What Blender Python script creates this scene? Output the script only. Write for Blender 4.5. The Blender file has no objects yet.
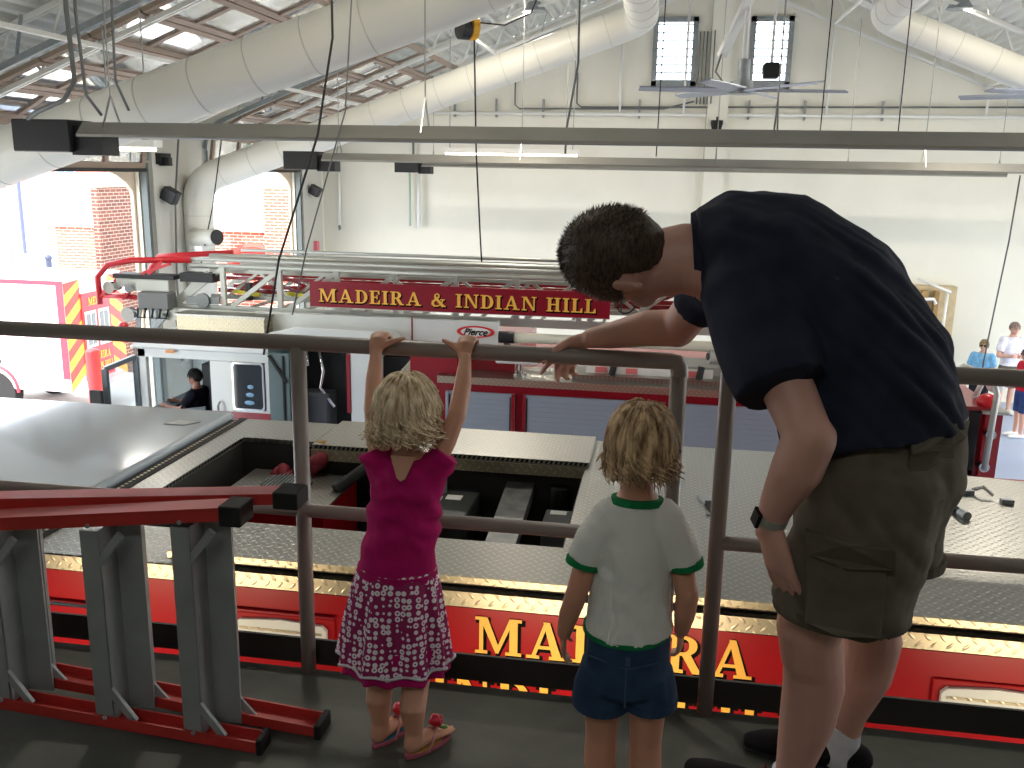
import bpy, bmesh, math, random
from mathutils import Vector, Matrix, noise
PI = math.pi
V = Vector
SC = bpy.context.scene
COL = SC.collection
random.seed(7)

# ------------------------------------------------------------------ materials
MATS = {}
def rgb(r, g, b):
    f = lambda c: (c/255)/12.92 if c/255 <= 0.04045 else ((c/255+0.055)/1.055)**2.4
    return (f(r), f(g), f(b), 1.0)

def mat(name, col, rough=0.6, metal=0.0, bump=0.0, bscale=60.0, var=0.0, vscale=4.0, emit=0.0, spec=0.5, coat=0.0, sss=0.0):
    if name in MATS: return MATS[name]
    m = bpy.data.materials.new(name); m.use_nodes = True
    nt = m.node_tree; b = nt.nodes['Principled BSDF']
    b.inputs['Base Color'].default_value = rgb(*col)
    b.inputs['Roughness'].default_value = rough
    b.inputs['Metallic'].default_value = metal
    b.inputs['Specular IOR Level'].default_value = spec
    b.inputs['Coat Weight'].default_value = coat
    b.inputs['Subsurface Weight'].default_value = sss
    if sss: b.inputs['Subsurface Radius'].default_value = (.02, .008, .004)
    tc = nt.nodes.new('ShaderNodeTexCoord')
    if emit:
        b.inputs['Emission Color'].default_value = rgb(*col)
        b.inputs['Emission Strength'].default_value = emit
    if var:
        n = nt.nodes.new('ShaderNodeTexNoise'); n.inputs['Scale'].default_value = vscale
        n.inputs['Detail'].default_value = 6
        nt.links.new(tc.outputs['Object'], n.inputs['Vector'])
        r = nt.nodes.new('ShaderNodeValToRGB')
        c = rgb(*col)
        r.color_ramp.elements[0].position = .3; r.color_ramp.elements[1].position = .7
        r.color_ramp.elements[0].color = tuple(x*(1-var) for x in c[:3])+(1,)
        r.color_ramp.elements[1].color = tuple(min(1, x*(1+var)) for x in c[:3])+(1,)
        nt.links.new(n.outputs['Fac'], r.inputs['Fac']); nt.links.new(r.outputs['Color'], b.inputs['Base Color'])
    if bump:
        n = nt.nodes.new('ShaderNodeTexNoise'); n.inputs['Scale'].default_value = bscale
        n.inputs['Detail'].default_value = 4
        nt.links.new(tc.outputs['Object'], n.inputs['Vector'])
        bp = nt.nodes.new('ShaderNodeBump'); bp.inputs['Strength'].default_value = bump; bp.inputs['Distance'].default_value = .01
        nt.links.new(n.outputs['Fac'], bp.inputs['Height']); nt.links.new(bp.outputs['Normal'], b.inputs['Normal'])
    MATS[name] = m
    return m

class NT:
    """small helper to write node maths"""
    def __init__(s, m): s.nt = m.node_tree; s.b = s.nt.nodes['Principled BSDF']
    def n(s, t): return s.nt.nodes.new(t)
    def l(s, a, b): s.nt.links.new(a, b)
    def math(s, op, a, b=None, c=None):
        x = s.n('ShaderNodeMath'); x.operation = op
        for i, v in enumerate((a, b, c)):
            if v is None: continue
            if isinstance(v, (int, float)): x.inputs[i].default_value = v
            else: s.l(v, x.inputs[i])
        return x.outputs[0]
    def xyz(s, kind='Object'):
        t = s.n('ShaderNodeTexCoord'); p = s.n('ShaderNodeSeparateXYZ'); s.l(t.outputs[kind], p.inputs[0])
        return p.outputs
    def ramp(s, f, c0, c1, p0=0., p1=1.):
        r = s.n('ShaderNodeValToRGB'); e = r.color_ramp.elements
        e[0].position = p0; e[1].position = p1; e[0].color = c0; e[1].color = c1
        s.l(f, r.inputs['Fac']); return r.outputs['Color']

def diamond_plate(name, ax, cell=.032, col=(176, 174, 166), rough=.34):
    m = mat(name, col, rough, 1.0); t = NT(m); o = t.xyz()
    a, b_ = o[ax[0]], o[ax[1]]
    u = t.math('DIVIDE', t.math('ADD', a, b_), cell*1.414); v = t.math('DIVIDE', t.math('SUBTRACT', a, b_), cell*1.414)
    fu = t.math('SUBTRACT', t.math('FRACT', u), .5); fv = t.math('SUBTRACT', t.math('FRACT', v), .5)
    par = t.math('MODULO', t.math('ABSOLUTE', t.math('ADD', t.math('FLOOR', u), t.math('FLOOR', v))), 2.)
    par = t.math('GREATER_THAN', par, .5)
    e1 = t.math('ADD', t.math('POWER', t.math('MULTIPLY', fu, 2.1), 2.), t.math('POWER', t.math('MULTIPLY', fv, 6.), 2.))
    e2 = t.math('ADD', t.math('POWER', t.math('MULTIPLY', fu, 6.), 2.), t.math('POWER', t.math('MULTIPLY', fv, 2.1), 2.))
    e = t.math('ADD', t.math('MULTIPLY', e1, par), t.math('MULTIPLY', e2, t.math('SUBTRACT', 1., par)))
    h = t.math('SUBTRACT', 1., t.math('MINIMUM', e, 1.))
    bp = t.n('ShaderNodeBump'); bp.inputs['Strength'].default_value = .55; bp.inputs['Distance'].default_value = .003
    t.l(h, bp.inputs['Height']); t.l(bp.outputs['Normal'], t.b.inputs['Normal'])
    c = rgb(*col); t.l(t.ramp(h, tuple(x*.84 for x in c[:3])+(1,), tuple(min(1, x*1.12) for x in c[:3])+(1,), 0, .6), t.b.inputs['Base Color'])
    return m

def brick(name, c1, c2, mortar, ax, w=.215, h=.075):
    m = mat(name, c1, .85); t = NT(m)
    o = t.xyz(); cb = t.n('ShaderNodeCombineXYZ'); t.l(t.math('ADD', o[0], o[1]) if ax[0] == 1 else o[ax[0]], cb.inputs[0]); t.l(o[ax[1]], cb.inputs[1])
    b = t.n('ShaderNodeTexBrick'); t.l(cb.outputs[0], b.inputs['Vector'])
    b.inputs['Scale'].default_value = 1.; b.inputs['Brick Width'].default_value = w; b.inputs['Row Height'].default_value = h
    b.inputs['Mortar Size'].default_value = .009; b.inputs['Color1'].default_value = rgb(*c1); b.inputs['Color2'].default_value = rgb(*c2)
    b.inputs['Mortar'].default_value = rgb(*mortar)
    t.l(b.outputs['Color'], t.b.inputs['Base Color'])
    return m

# ------------------------------------------------------------------ mesh builder
class MB:
    def __init__(s): s.v = []; s.f = []
    def add(s, vs, fs):
        n = len(s.v); s.v += [V(p) for p in vs]; s.f += [tuple(i+n for i in f) for f in fs]; return s
    def box(s, x0, x1, y0, y1, z0, z1):
        vs = [(x, y, z) for x in (x0, x1) for y in (y0, y1) for z in (z0, z1)]
        return s.add(vs, [(0,1,3,2), (4,6,7,5), (0,4,5,1), (2,3,7,6), (0,2,6,4), (1,5,7,3)])
    def bar(s, p, q, w, h=None, up=(0,0,1)):
        p, q = V(p), V(q); h = h or w; t = (q-p).normalized(); up = V(up)
        a = t.cross(up)
        if a.length < 1e-4: a = t.cross(V((0, 1, 0)))
        a.normalize(); b = a.cross(t)
        vs = [c + a*(i*w/2) + b*(j*h/2) for c in (p, q) for i, j in ((-1,-1),(1,-1),(1,1),(-1,1))]
        return s.add(vs, [(0,3,2,1),(4,5,6,7),(0,1,5,4),(1,2,6,5),(2,3,7,6),(3,0,4,7)])
    def tube(s, pts, r, n=10, caps=True):
        pts = [V(p) for p in pts]; rs = r if isinstance(r, (list, tuple)) else [r]*len(pts)
        vs = []; fs = []; a = None
        for i, p in enumerate(pts):
            t = (pts[min(i+1, len(pts)-1)]-pts[max(i-1, 0)]).normalized()
            if a is None:
                a = t.cross(V((0,0,1)))
                if a.length < .1: a = t.cross(V((0,1,0)))
            a = (a - t*a.dot(t)).normalized(); b = t.cross(a)
            vs += [p + (a*math.cos(2*PI*k/n) + b*math.sin(2*PI*k/n))*rs[i] for k in range(n)]
        for i in range(len(pts)-1):
            for k in range(n): fs.append((i*n+k, i*n+(k+1)%n, (i+1)*n+(k+1)%n, (i+1)*n+k))
        if caps: fs += [tuple(range(n-1, -1, -1)), tuple((len(pts)-1)*n+k for k in range(n))]
        return s.add(vs, fs)
    def prism(s, poly, o, u, w, n):
        """2-D polygon (u,w coords) at origin o, extruded along n"""
        o, u, w, n = V(o), V(u), V(w), V(n)
        a = [o+u*x+w*y for x, y in poly]; k = len(a)
        return s.add(a+[p+n for p in a], [tuple(range(k-1, -1, -1)), tuple(range(k, 2*k))]+[(i, (i+1)%k, k+(i+1)%k, k+i) for i in range(k)])
    def ell(s, c, r, M=None, n=16, m=10):
        c = V(c); vs = []; fs = []
        M = M or Matrix.Identity(4)
        for i in range(m+1):
            th = PI*i/m
            for k in range(n):
                p = V((r[0]*math.sin(th)*math.cos(2*PI*k/n), r[1]*math.sin(th)*math.sin(2*PI*k/n), r[2]*math.cos(th)))+c
                vs.append(M @ p)
        for i in range(m):
            for k in range(n): fs.append((i*n+k, (i+1)*n+k, (i+1)*n+(k+1)%n, i*n+(k+1)%n))
        return s.add(vs, fs)
    def loft(s, pts, rads, side, n=18, dome=(1, 1), power=2.0):
        """elliptical rings along a path; rads = (along side, across)"""
        pts = [V(p) for p in pts]; side = V(side)
        rads = [(r, r) if isinstance(r, (int, float)) else r for r in rads]
        P = []; R = []; T = []
        for i, p in enumerate(pts):
            t = (pts[min(i+1, len(pts)-1)]-pts[max(i-1, 0)]).normalized(); P.append(p); R.append(rads[i]); T.append(t)
        if dome[0]:
            pre = []
            for a in (85, 60, 30):
                c, q = math.cos(math.radians(a)), math.sin(math.radians(a)); m_ = min(rads[0])*dome[0]
                pre.append((P[0]-T[0]*m_*q, (R[0][0]*c, R[0][1]*c), T[0]))
            P = [x[0] for x in pre]+P; R = [x[1] for x in pre]+R; T = [x[2] for x in pre]+T
        if dome[1]:
            e = (P[-1], R[-1], T[-1])
            for a in (30, 60, 85):
                c, q = math.cos(math.radians(a)), math.sin(math.radians(a)); m_ = min(e[1])*dome[1]
                P.append(e[0]+e[2]*m_*q); R.append((e[1][0]*c, e[1][1]*c)); T.append(e[2])
        vs = []; fs = []
        for p, r, t in zip(P, R, T):
            a = side - t*side.dot(t)
            if a.length < 1e-3: a = V((1, 0, 0)) - t*t.x
            a.normalize(); b = t.cross(a)
            for k in range(n):
                c, q = math.cos(2*PI*k/n), math.sin(2*PI*k/n)
                c = math.copysign(abs(c)**(2/power), c); q = math.copysign(abs(q)**(2/power), q)
                vs.append(p + a*(c*r[0]) + b*(q*r[1]))
        for i in range(len(P)-1):
            for k in range(n): fs.append((i*n+k, i*n+(k+1)%n, (i+1)*n+(k+1)%n, (i+1)*n+k))
        fs += [tuple(range(n-1, -1, -1)), tuple((len(P)-1)*n+k for k in range(n))]
        return s.add(vs, fs)
    def xf(s, M):
        s.v = [M @ p for p in s.v]; return s
    def build(s, name, m, parent=None, smooth=False, bevel=0.0, remesh=0.0, sm=6, disp=None, loc=None):
        me = bpy.data.meshes.new(name)
        off = V(loc) if loc is not None else V((0, 0, 0))
        par = parent
        while par is not None: off = off + par.location; par = par.parent
        me.from_pydata([p-off for p in s.v], [], s.f); me.validate()
        bm = bmesh.new(); bm.from_mesh(me); bmesh.ops.recalc_face_normals(bm, faces=bm.faces); bm.to_mesh(me); bm.free()
        if remesh:
            tmp = bpy.data.objects.new('tmp', me); COL.objects.link(tmp)
            md = tmp.modifiers.new('r', 'REMESH'); md.mode = 'VOXEL'; md.voxel_size = remesh
            if sm: ms = tmp.modifiers.new('s', 'SMOOTH'); ms.factor = .5; ms.iterations = sm
            dg = bpy.context.evaluated_depsgraph_get(); dg.update()
            me2 = bpy.data.meshes.new_from_object(tmp.evaluated_get(dg))
            bpy.data.objects.remove(tmp); bpy.data.meshes.remove(me); me = me2; me.name = name
            if disp:
                vn = [v.normal.copy() for v in me.vertices]
                for v, nn in zip(me.vertices, vn): v.co += nn*disp(v.co+off, nn)
        if smooth or remesh:
            for p in me.polygons: p.use_smooth = True
        o = bpy.data.objects.new(name, me); COL.objects.link(o)
        if m is not None: me.materials.append(m)
        if parent is not None: o.parent = parent
        if loc is not None: o.location = loc
        if bevel:
            b = o.modifiers.new('bevel', 'BEVEL'); b.width = bevel; b.segments = 2; b.limit_method = 'ANGLE'
        return o

def thing(name, label, cat, loc=(0, 0, 0), group=None):
    o = bpy.data.objects.new(name, None); COL.objects.link(o); o.location = loc
    o.empty_display_size = .1; o['label'] = label; o['category'] = cat
    if group: o['group'] = group
    return o
def tag(o, label, cat, group=None, kind=None):
    o['label'] = label; o['category'] = cat
    if group: o['group'] = group
    if kind: o['kind'] = kind
    return o
def struct(o):
    o['kind'] = 'structure'; return o
def dup(root, loc, label=None):
    def rec(o, par):
        c = o.copy(); COL.objects.link(c)
        if par is not None: c.parent = par
        for ch in list(o.children): rec(ch, c)
        return c
    r = rec(root, None); r.location = loc
    if label: r['label'] = label
    return r

# ------------------------------------------------------------------ serif letters
def ribbon(path, ws):
    out = []
    pts = [V((x, y, 0)) for x, y in path]
    L = []; R = []
    for i, p in enumerate(pts):
        t = (pts[min(i+1, len(pts)-1)]-pts[max(i-1, 0)]).normalized(); nrm = V((-t.y, t.x, 0))
        w = ws[i] if isinstance(ws, list) else ws
        L.append(p+nrm*w/2); R.append(p-nrm*w/2)
    for i in range(len(pts)-1):
        out.append([(L[i].x, L[i].y), (R[i].x, R[i].y), (R[i+1].x, R[i+1].y), (L[i+1].x, L[i+1].y)])
    return out
def rect(a, b, c, d): return [(a, b), (c, b), (c, d), (a, d)]
def arcp(cx, cy, rx, ry, a0, a1, n=10):
    return [(cx+rx*math.cos(math.radians(a0+(a1-a0)*i/n)), cy+ry*math.sin(math.radians(a0+(a1-a0)*i/n))) for i in range(n+1)]
S_ = .085
def glyph(ch):
    st = .2
    def stem(x, w=st, a=0, b=1): return [rect(x, a, x+w, b)]
    def serif(x0, x1, y): return [rect(x0, 0 if y == 0 else 1-S_, x1, S_ if y == 0 else 1)]
    if ch == 'I': return stem(.1)+serif(0, .4, 0)+serif(0, .4, 1), .4
    if ch == 'H': return stem(.1)+stem(.58)+serif(0, .4, 0)+serif(0, .4, 1)+serif(.48, .88, 0)+serif(.48, .88, 1)+[rect(.3, .46, .58, .56)], .88
    if ch == 'L': return stem(.1)+serif(0, .4, 1)+serif(0, .68, 0)+[[(.68, 0), (.68, .32), (.6, .32), (.52, S_)]], .68
    if ch == 'E': return stem(.1)+serif(0, .68, 0)+serif(0, .66, 1)+[[(.68, 0), (.7, .3), (.62, .3), (.54, S_)], [(.66, 1), (.67, .72), (.6, .72), (.53, 1-S_)], rect(.3, .46, .52, .55), rect(.47, .36, .54, .66)], .7
    if ch == 'D': return stem(.1)+serif(0, .35, 0)+serif(0, .35, 1)+ribbon([(.3, .955)]+arcp(.36, .5, .34, .455, 90, -90, 14)+[(.3, .045)], [.09]*3+[.12, .15, .18, .2, .21, .21, .21, .2, .18, .15, .12]+[.09]*3), .8
    if ch == 'C': return ribbon(arcp(.42, .5, .33, .45, 48, 312, 18), [.09, .1, .11, .12, .14, .17, .19, .2, .21, .21, .2, .19, .17, .14, .12, .1, .09, .08, .08])+[rect(.62, .66, .7, .95)], .76
    if ch == 'R': return stem(.1)+serif(0, .4, 0)+serif(0, .35, 1)+ribbon([(.3, .955)]+arcp(.36, .73, .25, .225, 90, -90, 12)+[(.3, .505)], [.09]*3+[.11, .14, .17, .19, .2, .19, .17, .14, .11]+[.09]*3)+[[(.34, .5), (.56, .5), (.84, .0), (.62, 0)], rect(.62, 0, .9, S_)], .9
    if ch == 'A': return [[(.1, 0), (.2, 0), (.5, .9), (.43, 1)], [(.4, 1), (.56, 1), (.88, 0), (.66, 0)], rect(.24, .27, .68, .36)]+serif(0, .32, 0)+serif(.56, .98, 0), .98
    if ch == 'M': return [rect(.1, 0, .2, 1), rect(.86, 0, 1.06, 1), [(.1, 1), (.3, 1), (.6, .18), (.52, .02)], [(.86, 1), (.98, 1), (.58, .02), (.5, .06)]]+serif(0, .31, 0)+serif(0, .3, 1)+serif(.76, 1.16, 0)+serif(.9, 1.16, 1), 1.16
    if ch == 'N': return [rect(.1, 0, .2, 1), rect(.72, 0, .82, 1), [(.1, 1), (.32, 1), (.82, 0), (.68, 0)]]+serif(0, .31, 0)+serif(0, .3, 1)+serif(.61, .92, 1), .92
    if ch == '&': return ribbon([(.82, .02), (.6, .28), (.42, .5), (.28, .7), (.28, .86), (.4, .96), (.52, .86), (.5, .7), (.3, .52), (.14, .36), (.12, .18), (.24, .05), (.42, .04), (.6, .14), (.72, .32), (.76, .5)], [.2, .19, .18, .15, .11, .09, .1, .12, .14, .18, .19, .14, .1, .09, .08, .08])+[rect(.6, .48, .9, .56), rect(.66, 0, .96, S_)], .98
    return [], .35
def letters(text, h, o, u, w, depth=.003, gap=.13, width=None, grow=0.0):
    """returns MB with the text; o = lower left corner; u right, w up; extruded along u x w"""
    u, w = V(u).normalized(), V(w).normalized(); n = u.cross(w)*depth
    x = 0; items = []
    for ch in text:
        g, wd = glyph(ch); items.append((x, g)); x += wd+gap
    total = (x-gap)*h; sx = (width/total if width else 1)*h
    mb = MB()
    k = 0
    for x0, g in items:
        for poly in g:
            k += 1; jj = n*(.05*(k % 7))
            pp = [((x0+a)*sx, b*h) for a, b in poly]
            if grow:
                cx = sum(p[0] for p in pp)/len(pp); cy = sum(p[1] for p in pp)/len(pp)
                bx = max(abs(p[0]-cx) for p in pp) or 1; by = max(abs(p[1]-cy) for p in pp) or 1
                pp = [(cx+(a-cx)*(1+grow/bx), cy+(b-cy)*(1+grow/by)) for a, b in pp]
            mb.prism(pp, V(o)+jj, u, w, n)
    return mb
def sign_text(text, h, o, u, w, parent, gold, black, width, sh=.012, shift=(.008, -.01)):
    o = V(o); u_ = V(u).normalized(); w_ = V(w).normalized(); n = u_.cross(w_)
    letters(text, h, o+u_*shift[0]+w_*shift[1]+n*.0015, u, w, .0015, width=width, grow=sh*.5).build('letter_shadow', black, parent)
    letters(text, h, o+n*.0035, u, w, .0025, width=width).build('lettering', gold, parent)
# ------------------------------------------------------------------ palette
M_wall = mat('painted_block_wall', (232, 229, 214), .75, bump=.15, bscale=25, var=.03, vscale=1.2)
M_white = mat('white_painted_steel', (230, 230, 224), .5)
M_duct = mat('white_duct', (226, 225, 214), .45, bump=.04, bscale=8)
M_galv = mat('galvanised_steel', (150, 156, 158), .42, .4, var=.12, vscale=12)
M_trk = mat('door_track_grey', (96, 102, 102), .45, .4)
M_refl = mat('heater_reflector', (160, 158, 150), .38, .75, var=.06, vscale=3)
M_black = mat('black_paint', (22, 22, 24), .5)
M_rail = mat('railing_paint', (134, 124, 116), .38)
M_kick = mat('toe_board_paint', (42, 40, 36), .6)
M_conc = mat('mezzanine_concrete', (84, 86, 78), .62, bump=.25, bscale=18, var=.22, vscale=5)
M_bayfloor = mat('bay_floor', (160, 172, 196), .35, var=.06, vscale=.8)
M_ground = mat('outdoor_concrete', (190, 188, 184), .9, var=.05, vscale=.5)
M_deck = mat('white_roof_deck', (222, 222, 214), .6)
M_dframe = mat('door_frame_enamel', (150, 132, 116), .6)
M_glass = mat('door_glass', (210, 220, 225), .04)
g = NT(M_glass); g.b.inputs['Transmission Weight'].default_value = .9; g.b.inputs['IOR'].default_value = 1.2
M_cable = mat('grey_cable', (105, 108, 106), .6)
M_wire = mat('black_wire', (35, 35, 36), .6)
M_chain = mat('chain_steel', (170, 172, 170), .35, .9)
M_cream = mat('cream_render', (225, 205, 180), .8)

RX, LX, RZ, RS = 9.46, -7.5, 8.9, .4      # right wall, left wall, ridge height, slope
XM = .98                                   # ridge line
YB, YF = 20.0, -3.2
def roofz(x): return RZ-RS*abs(x-XM)

# floors
struct(MB().box(LX, RX, YF-.2, YB, -.1, 0).build('floor', M_bayfloor))
struct(MB().box(LX, RX, YF, 2.55, 2.66, 2.924).build('floor_mezzanine', M_conc))
struct(MB().box(-90, LX-.06, -40, 120, -.5, -.24).build('ground', M_ground))
struct(MB().box(RX+.16, 60, -40, 120, -.25, -.02).build('ground', M_ground))
# back wall with two louvre openings, a gable
def wall_poly(x0, x1, y0, y1, z0):
    return [(x0, z0), (x1, z0), (x1, roofz(x1)), (x0, roofz(x0))]
bw = MB()
LV = [(-.33, .44), (1.59, 2.3)]; LZ0, LZ1 = 6.24, 7.52
for a, b in [(LX-.1, LV[0][0]), (LV[0][1], XM), (XM, LV[1][0]), (LV[1][1], RX+.1)]:
    bw.prism(wall_poly(a, b, 0, 0, 0), (0, YB, 0), (1, 0, 0), (0, 0, 1), (0, .25, 0))
for a, b in LV:
    bw.prism([(a, 0), (b, 0), (b, LZ0), (a, LZ0)], (0, YB, 0), (1, 0, 0), (0, 0, 1), (0, .25, 0))
    bw.prism([(a, LZ1), (b, LZ1), (b, roofz(b)), (a, roofz(a))], (0, YB, 0), (1, 0, 0), (0, 0, 1), (0, .25, 0))
struct(bw.build('wall_back', M_wall))
struct(MB().prism([(XM-.2, 0), (XM+.2, 0), (XM+.2, roofz(XM+.2)), (XM, RZ), (XM-.2, roofz(XM-.2))], (0, YB-.16, 0), (1, 0, 0), (0, 0, 1), (0, .17, 0)).build('trim_1', M_wall))
struct(MB().prism([(LX, 2.9), (RX, 2.9), (RX, roofz(RX)), (XM, RZ), (LX, roofz(LX))], (0, YF-.2, 0), (1, 0, 0), (0, 0, 1), (0, .2, 0)).build('wall_front', mat('dim_wall', (150, 146, 136), .8)))
struct(MB().box(LX, RX, -.4, -.2, 0, 2.66).build('wall_under_mezzanine', M_wall))
# side walls: piers between three door openings, header above
DOORS = [(2.95, 6.8), (8.7, 12.54), (14.4, 18.32)]
HZ = 4.42
def side_wall(x0, x1, g=0.0, arch=False):
    mb = MB(); y = YF-.2
    for a, b in DOORS:
        mb.box(x0, x1, y, a-g, 0, HZ if not arch else 4.0); y = b+g
    mb.box(x0, x1, y, YB+.25, 0, HZ if not arch else 4.0)
    return mb
zl, zr = roofz(LX), roofz(RX)
wl = side_wall(LX-.06, LX, .03); wl.box(LX-.06, LX, YF-.2, YB+.25, HZ, zl)
struct(wl.build('wall_left', M_wall))
wr = side_wall(RX, RX+.16); wr.box(RX, RX+.16, YF-.2, YB+.25, HZ, zr)
struct(wr.build('wall_right', M_wall))
# flat cream arches just outside the doors
ar = MB()
for a, b in DOORS:
    pts = [(a, 4.0)]+[(a+(b-a)*(.5-.5*math.cos(PI*i/14)), 4.0+.55*math.sin(PI*i/14)) for i in range(15)]+[(b, 4.0)]
    for i in range(len(pts)-1):
        (ya, za), (yb, zb) = pts[i], pts[i+1]
        if yb-ya > 1e-5: ar.prism([(ya, za), (yb, zb), (yb, zl-.05), (ya, zl-.05)], (LX-.12, 0, 0), (0, 1, 0), (0, 0, 1), (.05, 0, 0))
y = YF-.2
for a, b in DOORS+[(YB+.25, 0)]:
    ar.box(LX-.12, LX-.07, y-.02, a+.02, 0, zl-.05); y = b
struct(ar.build('wall_arches_left', M_cream))
# inner piers standing proud of the left wall
pr = MB()
for a, b in ((12.75, 14.25), (6.95, 8.55), (18.5, 19.6)): pr.box(LX+.001, LX+.12, a, b, 0, zl-.3)
struct(pr.build('trim_2', mat('pier_paint', (196, 194, 184), .7)))
# corrugated deck
def deck(x0, x1):
    mb = MB(); n = int((x1-x0)/.16); vs = []; fs = []
    prof = []
    for i in range(n):
        xa = x0+(x1-x0)*i/n; d = (x1-x0)/n
        for fx, dz in ((0, 0), (.35, 0), (.5, .06), (.85, .06)): prof.append((xa+d*fx, roofz(xa+d*fx)+dz))
    prof.append((x1, roofz(x1)))
    for y in (YF-.2, YB+.25):
        vs += [(x, y, z) for x, z in prof]
    k = len(prof)
    fs = [(i, i+1, k+i+1, k+i) for i in range(k-1)]
    vs += [(x, y, z+.12) for y in (YF-.2, YB+.25) for x, z in prof]
    fs += [(2*k+i, 3*k+i, 3*k+i+1, 2*k+i+1) for i in range(k-1)]
    for a in (0, k-1): fs.append((a, k+a, 3*k+a, 2*k+a))
    return mb.add(vs, fs)
cm = deck(LX-.9, XM); cm2 = deck(XM, RX+.9); cm.add(cm2.v, cm2.f)
struct(cm.build('ceiling', M_deck))

# bar joists
def joist(y, label):
    t = thing('roof_truss', label, 'truss', (XM, y, 8.2), 'white bar joists under the roof deck')
    for nm, dz, w in (('top_chord', -.05, .05), ('bottom_chord', -.62, .045)):
        mb = MB()
        for sgn in (-1, 1):
            xe = LX+.02 if sgn < 0 else RX-.02
            for dy in (-.03, .03):
                mb.bar((XM, y+dy, roofz(XM)+dz), (xe, y+dy, roofz(xe)+dz), .028, w)
        mb.build(nm, M_white, t)
    mb = MB()
    for sgn in (-1, 1):
        xe = LX if sgn < 0 else RX
        n = 14
        for i in range(n):
            xa = XM+(xe-XM)*i/n; xb = XM+(xe-XM)*(i+.5)/n; xc = XM+(xe-XM)*(i+1)/n
            mb.bar((xa, y, roofz(xa)-.6), (xb, y, roofz(xb)-.06), .022); mb.bar((xb, y, roofz(xb)-.06), (xc, y, roofz(xc)-.6), .022)
    mb.build('web', M_white, t)
    return t
J = joist(19.85, 'white bar joist tight against the back wall')
names = {17.6: 'white bar joist crossing just above the rearmost grey heater', 15.4: 'white bar joist over the middle of the rear overhead door', 13.2: 'white bar joist above the pier between the two doors',
         11.0: 'white bar joist over the front overhead door, behind the yellow cord reel', 8.9: 'white bar joist near the big front duct', 6.7: 'white bar joist above the grey door track at top left', 4.6: 'white bar joist nearest the balcony'}
for y, lb in names.items(): dup(J, (XM, y, 8.2), lb)
# bridging bars running away from us under the joists
for i, (x, nm) in enumerate(((-5.6, 'leftmost'), (-3.2, 'second from left'), (-.6, 'left of the ridge'), (3.1, 'right of the ridge'), (6.0, 'far right'))):
    z = roofz(x)-.64
    tag(MB().bar((x, 4, z), (x, 19.8, z), .045).bar((x, 4, roofz(x)-.12), (x, 19.8, roofz(x)-.12), .045).build('bridging_bar', M_white),
        'white steel bridging bars running under the joists, '+nm, 'beam', 'bridging bars')
# louvres
for i, (a, b) in enumerate(LV):
    t = thing('window_%d' % (i+1), 'x', 'x', ((a+b)/2, YB, LZ0)); del t['label']; del t['category']; t['kind'] = 'structure'
    fr = MB()
    for x0, x1, z0, z1 in ((a-.06, a+.04, LZ0-.06, LZ1+.06), (b-.04, b+.06, LZ0-.06, LZ1+.06), (a-.06, b+.06, LZ1-.04, LZ1+.06), (a-.06, b+.06, LZ0-.06, LZ0+.1)):
        fr.box(x0, x1, YB-.07, YB+.04, z0, z1)
    o = fr.build('window_frame', M_galv, t)
    sl = MB()
    for k in range(8):
        z = LZ0+.12+k*.155
        sl.bar((a+.03, YB+.03, z), (b-.03, YB+.03, z), .05, .012, up=(0, .5, 1))
    sl.build('louver_blades', M_galv, t)

# raised overhead doors
def overhead(n, y0, y1, steps=7):
    t = thing('door_%d' % n, 'x', 'x', (LX+.1, y0, HZ)); del t['label']; del t['category']; t['kind'] = 'structure'
    # path of the raised door: short vertical, curve, then the roof slope
    def pt(s):
        # s in metres from the bottom edge
        z0 = HZ+.02; x0 = LX+.14
        if s < .25: return V((x0, 0, z0+s*.9))
        k = min(1, (s-.25)/.6); ang = math.atan(RS)+(PI/2-math.atan(RS))*(1-k)
        p = V((x0, 0, z0+.225)); q = .25
        while q < s-1e-6:
            d = min(.05, s-q); k = min(1, (q-.25)/.6); a = math.atan(RS)+(PI/2-math.atan(RS))*(1-k)
            p = p+V((math.cos(a), 0, math.sin(a)))*d; q += d
        return p
    fr = MB(); gl = MB(); W = (y1-y0)
    h = .6
    for i in range(steps):
        a, b = pt(i*h), pt((i+1)*h-.02); d = (b-a).normalized(); nn = d.cross(V((0, 1, 0)))
        def q(p, y): return V((p.x, y, p.z))
        fr.bar(q(a+d*.04, y0+.02), q(a+d*.04, y1-.02), .08, .05, up=nn) ; fr.bar(q(b-d*.04, y0+.02), q(b-d*.04, y1-.02), .08, .05, up=nn)
        for j in range(5):
            y = y0+.06+(W-.12)*j/4
            fr.bar(q(a, y), q(b, y), .09, .045, up=nn)
        gl.add([q(a+d*.05, y0+.05), q(b-d*.05, y0+.05), q(b-d*.05, y1-.05), q(a+d*.05, y1-.05)], [(0, 1, 2, 3)])
    fr.build('door_frame', M_dframe, t); gl.build('glass_panes', M_glass, t)
    MB().box(LX+.08, LX+.19, y0+.02, y1-.02, HZ-.03, HZ+.02).build('bottom_seal', M_black, t)
    return pt
pt = overhead(1, 8.74, 12.5); overhead(2, 14.44, 18.28); overhead(3, 2.99, 6.76)
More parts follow.
